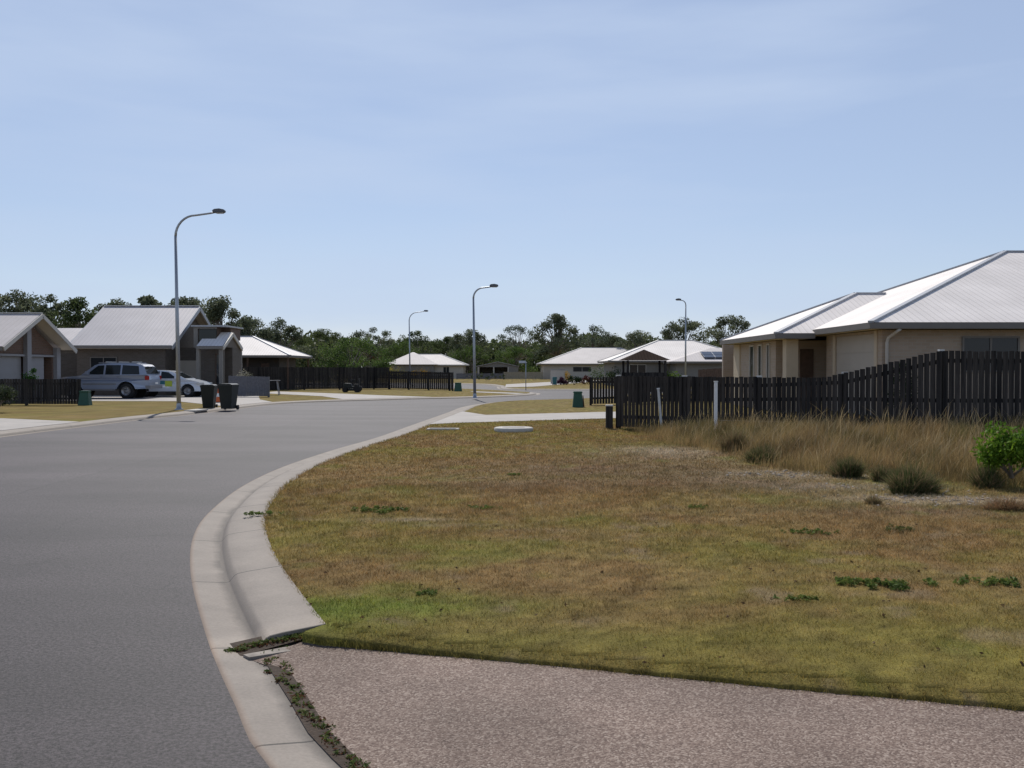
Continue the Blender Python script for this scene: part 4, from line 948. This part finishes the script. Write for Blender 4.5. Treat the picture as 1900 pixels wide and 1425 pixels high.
# --- gazebo behind the fence
gz = empty('gazebo', (7.1, 60, 0), 0, 'dark open gazebo with a brown pyramid roof behind the fence', 'gazebo')
r = MB(); hip(r, 0, 3.0, 0, 3.0, 2.15, R(25)); r.build('roof', M['roofbr'], gz)
for x_, y_ in ((.3,.3),(2.7,.3),(.3,2.7),(2.7,2.7)):
    b = MB(); b.box(x_-.07, x_+.07, y_-.07, y_+.07, 0, 2.12); b.build('post', M['timber'], gz)
b = MB(); b.box(.2,2.8,.25,.32,.1,1.35); b.box(.2,2.8,2.68,2.75,.1,1.35); b.build('side_panel', M['timber'], gz)
# lean-to awning behind the fence with brown paling fence
aw = empty('awning', (12.4, 52, 0), 0, 'small white sloping awning over brown palings beside the tan house', 'awning')
b = MB(); b.prism([(0,1.72),(0,1.66),(2.6,2.0),(2.6,2.06)], 0, 2.4); b.build('awning_sheet', M['white'], aw)
for x_ in (.1, 1.3, 2.5):
    b = MB(); b.box(x_-.04, x_+.04, .05, .12, 0, 1.66); b.build('post', M['brownwood'], aw)

# ------------------------------------------------------------------ fences
def fence(label, path, tops, m, pitch=.123, pw=.098, post=2.1, z0=.06, cap=True, railz=(.35,), grp='timber fences', cols=None, gtop=.2, name='picket_fence', ground=True, vary=.012):
    p0 = path[0]; root = empty(name, (p0[0], p0[1], 0), 0, label, 'fence', grp); O = Vector((p0[0], p0[1]))
    gh = (lambda x, y: float(lawn_h(np.array([x]), np.array([y]))[0])) if ground else (lambda x, y: 0.)
    pts = [Vector(p) for p in path]; cum = [0]
    for a, b_ in zip(pts[:-1], pts[1:]): cum.append(cum[-1]+(b_-a).length)
    def at(s):
        for i in range(len(pts)-1):
            if s <= cum[i+1] or i == len(pts)-2:
                t = (s-cum[i])/(cum[i+1]-cum[i]); return pts[i].lerp(pts[i+1], t), (pts[i+1]-pts[i]).normalized(), tops[i]+(tops[i+1]-tops[i])*t
    L_ = cum[-1]; ps = 0; k = 0; stops = []
    while ps < L_-.3: stops.append(ps); ps += post
    stops.append(L_)
    for s in stops:
        p, d, top = at(s); n = Vector((-d.y, d.x))
        if n.y < 0: n = -n
        q = p-O+n*.07; g = gh(p.x, p.y); b = MB(); b.obox((q.x, q.y, (g-.1+top-.0)/2), (d.x,d.y,0), (n.x,n.y,0), (0,0,1), .05, .05, (top-g+.1)/2)
        po = b.build('post', m, root)
        if cap and s < L_-.1:
            b = MB(); b.obox((q.x, q.y, top+.012), (d.x,d.y,0), (n.x,n.y,0), (0,0,1), .052, .05, .022); b.build('post_cap', M['endgrain'], po)
    for s0, s1 in zip(stops[:-1], stops[1:]):
        b = MB(); rl = MB(); s = s0+pitch*.5
        while s < s1:
            p, d, top = at(s); g = gh(p.x, p.y); q = p-O; t = top+random.uniform(-vary, vary); dz = random.gauss(0, .004)
            b.obox((q.x, q.y, (g+z0+t)/2), (d.x, d.y, random.gauss(0, .006)), (-d.y, d.x, 0), (0, 0, 1), pw/2+dz*.3, .009, (t-g-z0)/2); s += pitch
        for rz_ in ('t',)+tuple(railz):
            pa, da, ta = at(s0+.001); pb, db, tb = at(s1-.001); n = Vector((-da.y, da.x)); n = n if n.y > 0 else -n
            za = ta-gtop if rz_ == 't' else gh(pa.x, pa.y)+rz_; zb = tb-gtop if rz_ == 't' else gh(pb.x, pb.y)+rz_
            qa = pa-O+n*.03; qb = pb-O+n*.03; rl.bar((qa.x, qa.y, za), (qb.x, qb.y, zb), .035, .085)
        b.build('picket_panel', m, root); rl.build('rail', m, root)
    return root
fence('dark picket fence in front of the tan house, stepping up to the right', [(2.8,25.2),(7.0,21.08),(8.8,19.4),(17.5,19.4)], [1.40,1.40,1.965,1.93], M['timber'], railz=(.32,.78))
fence('short dark picket fence behind the long one, left of its end', [(3.42,41),(12,40.2)], [1.22,1.25], M['timber'], railz=(.3,), cap=False)
fence('low dark paling fence below the brick gable at the left edge', [(-27.5,41.4),(-18.85,41)], [1.15,1.15], M['timber'], pitch=.125, pw=.108, railz=(.3,), cap=False)
fence('grey slat fence beside the porch of the big grey roofed house', [(-15.9,53),(-13.65,52.8)], [1.2,1.15], M['timberg'], pitch=.1, pw=.092, railz=(.3,), cap=False)
fence('tall dark fence under the green trees, left stretch', [(-20.5,68.6),(-9.6,73.6)], [1.72,1.7], M['timber'], pitch=.12, pw=.112, railz=(.4,.9), cap=False, post=2.7)
fence('dark picket fence in front of the far two peaked house', [(-9.6,73.6),(-4.35,68.2)], [1.42,1.33], M['timber'], pitch=.22, pw=.175, railz=(.9,1.05), cap=False, gtop=.1, post=2.4)
fence('pale timber fence beside the far open shed', [(-1.2,140),(4.6,141)], [1.1,1.1], M['timberp'], pitch=.2, pw=.185, railz=(.3,), cap=False, post=2.4, ground=False)
fence('low dark fence in front of the far open shed', [(-8.2,140),(-1.2,140)], [.9,.9], M['timberg'], pitch=.2, pw=.17, railz=(.3,), cap=False, post=2.4, ground=False)
fence('brown paling fence between the solar roofed house and the tan house', [(10.5,53),(14.3,50)], [1.55,1.85], M['brownwood'], pitch=.12, pw=.11, railz=(.3,), cap=False)
b = MB(); b.box(-.09,.09,-.09,.09,-.1,.60); lp = b.build('timber_post', M['timber'], bevel=.01); lp.location = (2.60,25.2,0); tag(lp, 'short dark timber post with pale top at the end of the fence', 'post')
b = MB(); b.box(-.095,.095,-.095,.095,.60,.635); b.build('post_cap', M['endgrain'], lp)

# ------------------------------------------------------------------ white posts and string
x, y = G(1328, 812); z = float(lawn_h(np.array([x]), np.array([y]))[0])
b = MB(); b.box(-.036,.036,-.03,.03,-.1,1.24); wp = b.build('white_post', M['white'], bevel=.008); wp.location = (x, y, z); tag(wp, 'taller upright white survey post in the dry grass', 'post')
b = MB(); b.box(-.042,.042,-.036,.036,1.24,1.27); b.build('post_cap', M['pale'], wp)
x2, y2 = G(1228, 800)
b = MB(); b.box(-.03,.03,-.02,.02,-.1,1.08); w2 = b.build('white_stake', M['pale'], bevel=.006); w2.location = (x2, y2, 0); w2.rotation_euler = (0, R(-5), 0); tag(w2, 'thin leaning white stake in front of the fence, left of the taller post', 'stake')
b = MB(); b.box(-.036,.036,-.026,.026,1.08,1.11); b.build('stake_cap', M['white'], w2)
b = MB(); b.tube([(x+.05, y, z+.36), (x+1.6, y-.2, z+.33), (x+3.4, y-.45, z+.37), (x+5.4, y-.7, z+.33)], .006, 5); tag(b.build('string_line', M['timberp']), 'pale string stretched from the white post through the dry grass', 'string')

# ------------------------------------------------------------------ lids
x, y = G(953, 800); b = MB(); b.lathe([(.001,.10),(.47,.10),(.50,.085),(.50,.02),(.48,-.05)], 28, (0,0,0)); b2 = b.build('manhole_slab', M['slab']); b2.location = (x, y, 0); tag(b2, 'raised pale concrete manhole slab in the lawn near the second driveway', 'manhole cover')
b = MB(); b.lathe([(.001,.112),(.28,.112),(.30,.098)], 24); b.build('lid', M['concrete'], b2)
x, y = G(822, 797); b = MB(); b.box(-.42,.42,-.25,.25,-.05,.03); b2 = b.build('pit_lid', M['concrete'], bevel=.01); b2.location = (x, y, 0); tag(b2, 'flat dull rectangular service pit lid left of the raised slab', 'pit lid')
b = MB(); b.box(-.34,.34,-.18,.18,.03,.038); b.build('lid', M['iron'], b2)
# kerb inlet by the bins
dn = empty('storm_drain', (-11.98,36.1,0), R(-4), 'dark kerb drain opening under a concrete lintel below the bins', 'drain')
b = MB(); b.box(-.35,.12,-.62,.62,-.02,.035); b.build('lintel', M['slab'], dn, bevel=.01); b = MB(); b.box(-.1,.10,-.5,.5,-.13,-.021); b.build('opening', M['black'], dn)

# ------------------------------------------------------------------ street lamps
def lamp(label, px, py, top, arm_px, s=None, Yf=None, seg=None):
    x, y = G(px, py) if Yf is None else ((px-CX)*Yf/FPX, Yf)
    s = FPX/y; H = (HOR-top)/s+CAMH; A = arm_px/s; sg = 1 if A > 0 else -1; rr = min(1.0, abs(A)*.42)
    root = empty('street_lamp', (x, y, 0), 0, label, 'street lamp', 'curved arm street lamps')
    dr = -.012*H if sg > 0 else .0
    b = MB(); b.tube([(0,0,0),(dr*.5,0,(H-1.3*rr)*.5),(dr,0,H-1.25*rr)], [.085,.07,.052], 12); pole = b.build('pole', M['galv'], root)
    b = MB(); b.lathe([(.17,0),(.17,.03),(.10,.05),(.09,.25)], 12); b.build('base_collar', M['galv'], pole)
    pts = []; z0 = H-1.25*rr
    for k in range(9):
        a = math.pi/2*k/8; pts.append((dr+sg*(rr-rr*math.cos(a)), 0, z0+rr*1.05*math.sin(a)))
    pts.append((dr+A*.72, 0, H-.10*rr)); pts.append((A*.80, 0, H-.03))
    b = MB(); b.tube(pts, [.05-.0015*k for k in range(len(pts))], 10); b.build('arm', M['galv'], root)
    hl = max(.5, abs(A)*.24); x1 = A-sg*hl
    b = MB(); prof = [(x1,.02),(x1+sg*hl*.15,.09),(x1+sg*hl*.55,.11),(x1+sg*hl*.95,.07),(A,.0),(x1+sg*hl*.9,-.05),(x1+sg*hl*.1,-.05)]
    b.prism([(p[0], H-.01+p[1]) for p in prof], -.12, .12); hd = b.build('lamp_head', M['lamphead'], root, bevel=.02)
    b = MB(); b.box(min(x1+sg*hl*.3, x1+sg*hl*.85), max(x1+sg*hl*.3, x1+sg*hl*.85), -.08, .08, H-.085, H-.062); b.build('lens', M['lens'], hd)
    return root
lamp('nearest and tallest looking street lamp, on the left verge by the bins', 332, 760, 393, 88)
lamp('street lamp in the middle of the photo at the road corner', 881, 738.5, 530.5, 44)
lamp('distant street lamp behind the dark fence, rising over the two peaked roof', 761, 712, 577, 34)
lamp('distant street lamp with its arm to the left, over the white roofed house', 1272, 712, 556, -19, Yf=82)
# street name sign
sg_ = empty('street_sign', (1.05, 71.5, 0), 0, 'thin street name sign post at the far road corner', 'sign')
b = MB(); b.tube([(0,0,-.05),(0,0,2.15)], .03, 8); b.build('post', M['galv'], sg_); b = MB(); b.box(-.52,.0,-.02,.02,2.02,2.2); b.build('sign_blade', M['signblue'], sg_)

# ------------------------------------------------------------------ green power pillars
def pillar(label, px, py, hgt, w_=.29, grp='green cabinets on the verges'):
    x, y = G(px, py); root = empty('power_pillar', (x, y, 0), 0, label, 'power pillar', grp)
    b = MB(); h0 = w_*.62; h1 = w_*.46
    P = [(-h0,-h0*.8,-.05),(h0,-h0*.8,-.05),(h0,h0*.8,-.05),(-h0,h0*.8,-.05)]; Q = [(-h1,-h1*.8,hgt-.09),(h1,-h1*.8,hgt-.09),(h1,h1*.8,hgt-.09),(-h1,h1*.8,hgt-.09)]
    for i in range(4): j = (i+1) % 4; b.face([P[i], P[j], Q[j], Q[i]])
    b.face(Q); b.face(P[::-1]); b.build('body', M['green'], root, bevel=.012)
    b = MB(); b.box(-h1-.02, h1+.02, -h1*.8-.02, h1*.8+.02, hgt-.09, hgt); b.build('cap', M['green'], root, bevel=.02); return root
pillar('green power pillar on the grass beside the short picket fence', 1072, 755.5, .66, .36)
pillar('green power pillar at the end of the low dark fence, left of the four wheel drive', 158, 752, .64, .40)
pillar('small green power pillar at the right end of the far dark fence', 850, 726, .62, .46)
x, y = G(1083, 755); b = MB(); b.tube([(0,0,-.05),(-.03,0,.45)], [.045,.02], 6); st = b.build('marker_stake', M['brownwood']); st.location = (x, y, 0); tag(st, 'small dark stake just right of the green pillar on the grass', 'stake')
b = MB(); b.tube([(-.03,0,.45),(-.032,0,.48)], [.022,.02], 6); b.build('stake_cap', M['green'], st)

# ------------------------------------------------------------------ wheelie bins
def bin_(label, x, y, rz, body, lid, sc=1., grp='wheelie bins at the kerb'):
    root = empty('wheelie_bin', (x, y, -.055 if y < 45 else 0), rz, label, 'bin', grp); root.scale = (sc, sc, sc)
    b = MB(); B = [(-.21,-.25,.06),(.21,-.25,.06),(.21,.25,.06),(-.21,.25,.06)]; T = [(-.29,-.36,.96),(.29,-.36,.96),(.29,.36,.96),(-.29,.36,.96)]
    for i in range(4): j = (i+1) % 4; b.face([B[i], B[j], T[j], T[i]])
    b.face(T); b.face(B[::-1]); b.box(-.305,.305,-.375,.375,.945,.985); b.build('body', body, root)
    b = MB(); b.prism([(-.30,.985),(-.31,1.02),(-.2,1.06),(.2,1.06),(.31,1.02),(.30,.985)], -.40, .36); b.build('lid', lid, root, bevel=.012)
    b = MB(); b.tube([(-.24,.42,1.0),(.24,.42,1.0)], .018, 6); b.tube([(-.24,.34,.97),(-.24,.42,1.0)], .016, 6); b.tube([(.24,.34,.97),(.24,.42,1.0)], .016, 6); b.build('handle', body, root)
    for s in (-1, 1):
        b = MB(); b.tube([(s*.23,.30,.10),(s*.29,.30,.10)], .10, 12); b.build('wheel', M['rubber'], root)
    return root
bx, by = G(388, 758.5, -.05); bin_('dark wheelie bin nearer the lamp pole, lid edge catching light', bx, by, R(6), M['bindark'], M['binlid'], .95)
bx, by = G(424, 761.5, -.07); bin_('dark wheelie bin on the right of the pair at the kerb', bx, by, R(-5), M['bindark'], M['binlid'], 1.0)
bx, by = G(407, 747); cn = empty('traffic_cone', (bx, by, 0), 0, 'orange traffic cone standing between the two dark bins', 'cone')
b = MB(); b.lathe([(.17,.03),(.035,.78),(.001,.79)], 18); b.build('cone_body', M['orange'], cn); b = MB(); b.box(-.2,.2,-.2,.2,0,.03); b.build('base', M['black'], cn); b = MB(); b.lathe([(.128,.28),(.098,.44)], 18); b.build('band', M['white'], cn)
bx, by = G(1029, 714.5); bin_('small teal bin by the pale wall of the far house', bx, by, 0, M['teal'], M['teal'], .75)

# ------------------------------------------------------------------ cars
def car(name, label, loc, rz, P):
    root = empty(name, loc, rz, label, 'car', 'parked cars'); W, Wr = P['w'], P['wr']; low, cab = P['low'], P['cab']; belt = min(z for x, z in cab); top = max(z for x, z in cab)
    def hw(z): return W if z <= belt else W+(Wr-W)*(z-belt)/(top-belt)
    # body side outline with wheel arches
    arch = []
    for cx_, in ((P['xr'],), (P['xf'],)):
        arch.append([(cx_+P['ra']*math.cos(a), max(P['sill'], P['rw']+P['ra']*math.sin(a))) for a in np.linspace(-.25, math.pi+.25, 13)])
    outl = low+[(x, z) for x, z in arch[0]]+[(x, z) for x, z in arch[1]]
    mb = MB(); n = len(outl); tri = tessellate_polygon([[Vector((x, z, 0)) for x, z in outl]])
    def ny(x): # plan taper at nose and tail
        e = min(x, P['len']-x); return W-.16*max(0, 1-e/.55)**2
    for sgn in (-1, 1):
        for t in tri: mb.face([(outl[i][0], sgn*ny(outl[i][0]), outl[i][1]) for i in t])
    for i in range(n):
        j = (i+1) % n; a, c = outl[i], outl[j]; mb.face([(a[0], -ny(a[0]), a[1]), (c[0], -ny(c[0]), c[1]), (c[0], ny(c[0]), c[1]), (a[0], ny(a[0]), a[1])])
    m = len(cab); tri = tessellate_polygon([[Vector((x, z, 0)) for x, z in cab]])
    for sgn in (-1, 1):
        for t in tri: mb.face([(cab[i][0], sgn*(hw(cab[i][1])-.012), cab[i][1]) for i in t])
    for i in range(m):
        j = (i+1) % m; a, c = cab[i], cab[j]; mb.face([(a[0], -hw(a[1])+.012, a[1]), (c[0], -hw(c[1])+.012, c[1]), (c[0], hw(c[1])-.012, c[1]), (a[0], hw(a[1])-.012, a[1])])
    mb.build('body', P['paint'], root, bevel=.03, bseg=2)
    for poly in P['windows']:
        for sgn in (-1, 1):
            g = MB(); pts = [(x, sgn*(hw(z)+.004), z) for x, z in poly]; g.face(pts if sgn < 0 else pts[::-1]); g.build('window', M['carglass'], root)
    for nm, (xa, za, xb, zb) in (('windscreen', P['ws']), ('rear_window', P['rwn'])):
        g = MB(); d = Vector((zb-za, 0, -(xb-xa))).normalized()*.012; d = -d if nm == 'windscreen' else d
        if nm == 'windscreen' and d.x > 0: d = -d
        if nm != 'windscreen' and d.x < 0: d = -d
        g.face([(xa+d.x, -hw(za)+.09, za+d.z), (xa+d.x, hw(za)-.09, za+d.z), (xb+d.x, hw(zb)-.09, zb+d.z), (xb+d.x, -hw(zb)+.09, zb+d.z)]); g.build(nm, M['carglass'], root)
    for cx_ in (P['xf'], P['xr']):
        for sgn in (-1, 1):
            w0 = empty('wheel', (cx_, sgn*(W-.14), P['rw']), 0); w0.parent = root; rw = P['rw']
            t = MB(); t.lathe([(rw*.62,-.11),(rw*.9,-.12),(rw,-.09),(rw,.09),(rw*.9,.12),(rw*.62,.11)], 26, axis='y'); t.build('tyre', M['rubber'], w0)
            q = MB(); q.lathe([(.001,sgn*.07),(rw*.2,sgn*.085),(rw*.25,sgn*.06),(rw*.56,sgn*.06),(rw*.62,sgn*.105),(rw*.64,sgn*.105)], 26, axis='y'); 
            for k in range(5):
                a = 2*math.pi*k/5+.3; q.bar((math.cos(a)*rw*.15, sgn*.085, math.sin(a)*rw*.15), (math.cos(a)*rw*.58, sgn*.09, math.sin(a)*rw*.58), .02, rw*.16, up=(0,1,0))
            q.build('rim', M['alloy'], w0)
            q = MB(); q.tube([(cx_, sgn*(W-.32), rw), (cx_, sgn*(W-.28), rw)], P['ra']*.97, 20); q.build('wheel_well', M['black'], root)
    for nm, bx_, mt in P['extras']:
        for sgn in (-1, 1):
            e = MB(); x0, x1, y0, y1, z0, z1 = bx_; e.box(x0, x1, min(sgn*y0, sgn*y1), max(sgn*y0, sgn*y1), z0, z1); e.build(nm, mt, root, bevel=min(.012, (x1-x0)*.2, (z1-z0)*.2, abs(y1-y0)*.3))
    for nm, bx_, mt in P['single']:
        e = MB(); e.box(*bx_); e.build(nm, mt, root, bevel=.01)
    return root
cr_ = car('four_wheel_drive', 'silver blue four wheel drive wagon parked facing left by the big grey roofed house', (-24.2, 51.0, .02), 0, dict(
    len=4.9, w=.95, wr=.74, paint=M['blue'], sill=.50, rw=.40, ra=.50, xf=.88, xr=3.70,
    low=[(4.35,.50),(4.72,.52),(4.86,.62),(4.88,1.0),(4.84,1.20),(4.78,1.27),(1.42,1.24),(1.2,1.20),(.35,1.12),(.08,1.04),(.0,.9),(.0,.62),(.1,.50),(.3,.50)][:],
    cab=[(1.30,1.22),(1.98,1.76),(2.2,1.83),(2.9,1.87),(4.1,1.86),(4.45,1.80),(4.60,1.70),(4.82,1.24)],
    windows=[[(1.62,1.27),(2.06,1.27),(2.5,1.27),(2.5,1.76),(2.17,1.74)],[(2.6,1.27),(3.38,1.27),(3.38,1.77),(2.6,1.77)],[(3.48,1.28),(4.42,1.28),(4.33,1.72),(3.48,1.77)]],
    ws=(1.42,1.30,1.93,1.72), rwn=(4.80,1.30,4.62,1.68),
    extras=[('tail_light',(4.70,4.90,.80,.935,.98,1.2),M['red']),('headlight',(-.01,.16,.60,.86,.88,1.03),M['lampglass']),('side_mirror',(1.62,1.80,.95,1.15,1.26,1.44),M['blue']),
            ('side_moulding',(1.42,3.18,.945,.972,.72,.80),M['clad']),('side_step',(1.45,3.15,.80,1.0,.42,.49),M['clad']),('door_handle',(2.32,2.46,.95,.975,1.12,1.15),M['clad']),('door_handle',(3.22,3.36,.95,.975,1.12,1.15),M['clad']),
            ('roof_rail',(2.1,4.2,.56,.60,1.86,1.92),M['clad'])],
    single=[('rear_bumper',(4.70,4.98,-.86,.86,.50,.68),M['clad']),('front_bumper',(-.1,.12,-.84,.84,.50,.72),M['clad']),('roof_bar',(2.5,2.56,-.66,.66,1.91,1.95),M['pale']),('roof_bar',(3.2,3.26,-.66,.66,1.91,1.95),M['pale']),('roof_bar',(3.9,3.96,-.66,.66,1.91,1.95),M['pale']),('number_plate',(4.98,4.99,-.2,.2,.74,.86),M['white']),('grille',(-.02,.03,-.5,.5,.82,1.0),M['black'])]))
hb = car('hatchback', 'pale blue white hatchback with a lime and teal panel parked behind the four wheel drive', (-17.25, 53.6, .02), math.pi, dict(
    len=4.3, w=.87, wr=.66, paint=M['carwhite'], sill=.32, rw=.33, ra=.40, xf=.90, xr=3.45,
    low=[(3.92,.30),(4.2,.34),(4.3,.5),(4.3,.8),(4.2,1.0),(4.1,1.03),(1.05,.99),(.8,.96),(.3,.84),(.06,.70),(.0,.5),(.05,.32),(.4,.30)],
    cab=[(.95,.97),(1.75,1.38),(2.1,1.46),(2.7,1.50),(3.4,1.46),(3.8,1.36),(4.15,1.0)],
    windows=[[(1.48,1.03),(2.4,1.03),(2.4,1.42),(2.02,1.38)],[(2.5,1.03),(3.3,1.03),(3.2,1.40),(2.5,1.43)],[(3.38,1.05),(3.8,1.08),(3.62,1.32),(3.34,1.38)]],
    ws=(1.08,1.03,1.72,1.36), rwn=(4.10,1.06,3.83,1.33),
    extras=[('headlight',(.04,.42,.60,.83,.66,.80),M['lampglass']),('tail_light',(4.12,4.31,.62,.84,.8,1.0),M['red']),('side_mirror',(1.45,1.58,.87,1.03,1.0,1.14),M['carwhite']),
            ('door_decal',(1.75,2.75,.868,.876,.70,.90),M['tealdecal']),('door_badge',(1.75,2.15,.876,.884,.58,.90),M['lime'])],
    single=[('front_bumper',(-.04,.1,-.7,.7,.30,.48),M['carwhite']),('number_plate',(-.05,-.04,-.18,.18,.4,.5),M['white'])]))

# ------------------------------------------------------------------ small yard things
mx_, my_ = G(652, 728); mo = empty('ride_on_mower', (mx_, my_+.3, 0), 0, 'small dark ride-on mower on the grass before the long dark fence', 'mower')
b = MB(); b.prism([(-.2,.28),(-.55,.30),(-.6,.45),(-.5,.62),(-.05,.60),(-.02,.40),(.5,.42),(.52,.28)], -.3, .3); b.build('body', M['bindark'], mo, bevel=.03)
b = MB(); b.box(.12,.5,-.2,.2,.45,.55); b.box(.42,.52,-.2,.2,.55,.92); b.build('seat', M['black'], mo, bevel=.03)
b = MB(); b.tube([(-.08,0,.55),(.04,0,.86)], .02, 6); b.lathe([(.15,.855),(.17,.87),(.15,.885)], 14, (.04,0,0)); b.build('steering_wheel', M['black'], mo)
for x_, r_ in ((-.45,.16),(.38,.23)):
    for s in (-1, 1):
        b = MB(); b.tube([(x_, s*.30, r_), (x_, s*.42, r_)], r_, 16); b.build('wheel', M['rubber'], mo)
b = MB(); b.box(-.2,.2,-.36,.36,.10,.24); b.build('cutting_deck', M['bindark'], mo, bevel=.02)
tb = empty('garden_table', (-14.9+.2, 59.2-2.2, 0), R(8), 'thin legged grey garden table by the dark walled house', 'table')
b = MB(); b.box(-.65,.65,-.35,.35,.86,.90); b.build('table_top', M['timberg'], tb)
for sx in (-1, 1):
    for sy in (-1, 1):
        b = MB(); b.bar((sx*.5, sy*.28, .86), (sx*.62, sy*.33, 0), .04, .04); b.build('leg', M['garage'], tb)
# pale wall and garden of the far house
b = MB(); b.box(0,1.5,0,.25,-.1,1.45); pw = b.build('garden_wall', M['palewall'], bevel=.02); pw.location = (4.1, 100, 0); tag(pw, 'short pale rendered wall in front of the far hip roofed house', 'wall')
b = MB(); b.box(-.04,1.54,-.04,.29,1.45,1.52); b.build('coping', M['garage'], pw)
YG0, YG1 = (.16,.15,.02), (.42,.36,.04)
for nm, lab, px, py, w_, h, c0, c1 in (
    ('croton_shrub','yellow green shrub left of the far hip roofed house windows',1032,704,1.6,2.1,YG0,YG1),
    ('croton_shrub','orange yellow shrub by the pale wall of the far house',1050,707,2.0,1.5,(.2,.13,.02),(.5,.3,.06)),
    ('dark_shrub','purple leaved low shrub in the far garden, nearest the teal bin',1046,714,1.7,1.0,(.03,.015,.025),(.09,.03,.06)),
    ('dark_shrub','dark green low shrub beside the purple one',1066,714,1.6,1.1,(.012,.025,.012),(.03,.05,.02)),
    ('dark_shrub','reddish dark shrub next to the short picket fence top',1086,713,1.8,1.0,(.06,.015,.015),(.12,.04,.03)),
    ('garden_shrub','tall green shrub behind the short picket fence',1112,712,2.6,2.3,(.03,.06,.015),(.09,.14,.03)),
    ('garden_shrub','green shrub behind the dark fence left of the gazebo',1140,716,2.0,2.0,(.02,.04,.015),(.06,.09,.03)),
    ('garden_shrub','bright green shrub right of the gazebo behind the fence',1245,730,1.6,1.62,(.05,.10,.015),(.17,.24,.04)),
    ('croton_shrub','yellow shrub at the left end of the two peaked house',736,704,4.2,2.3,YG0,YG1),
    ('croton_shrub','yellow orange shrub in the middle of the two peaked house front',778,704,3.4,2.2,(.18,.11,.02),(.45,.28,.04)),
    ('garden_shrub','yellowish shrub right behind the middle street lamp',903,700,3.4,3.2,(.10,.12,.02),(.34,.34,.05)),
    ('dark_shrub','low dark shrub row before the open shed',905,705,8.0,1.1,(.02,.03,.015),(.07,.09,.03)),
    ('bare_shrub','pale flowering shrub by the porch of the big grey roofed house',452,735,1.2,1.9,(.04,.05,.03),(.4,.38,.3))):
    x, y = G(px, py); shrub(nm, lab, x, y, w_, h, 700, .16 if y > 60 else .09, c0, c1, 0, 4)
shrub('flowering_shrub', 'dark shrub with pale flowers cut off by the left photo edge', -18.8, 34.3, 1.3, 1.75, 1500, .10, (.02,.03,.015), (.08,.10,.05), 0, 6)
shrub('garden_shrub', 'slim green shrub before the garage doors of the brick gable', -22.6, 44.2, .75, 2.3, 700, .11, (.02,.06,.015), (.06,.13,.03), 0, 4)
# one object per board or panel
for o in list(bpy.data.objects):
    if o.type == 'MESH' and o.name.split('.')[0] in ('barge_board', 'side_panel', 'column', 'opening'):
        me = o.data; par = list(range(len(me.vertices)))
        def find(i):
            while par[i] != i: par[i] = par[par[i]]; i = par[i]
            return i
        vk = {}
        for v in me.vertices:
            k = tuple(round(c, 4) for c in v.co)
            if k in vk: par[find(v.index)] = find(vk[k])
            else: vk[k] = v.index
        for p in me.polygons:
            for v in p.vertices[1:]: par[find(v)] = find(p.vertices[0])
        gs = {}
        for p in me.polygons: gs.setdefault(find(p.vertices[0]), []).append([tuple(me.vertices[v].co) for v in p.vertices])
        if len(gs) > 1:
            nm = o.name.split('.')[0]; pa = o.parent; mt = me.materials[0]; bpy.data.objects.remove(o)
            for fs in gs.values():
                mb = MB()
                for f in fs: mb.face(f, [(p[0]+p[1], p[2]) for p in f])
                mb.build(nm, mt, pa)
print('objects', len(bpy.data.objects))
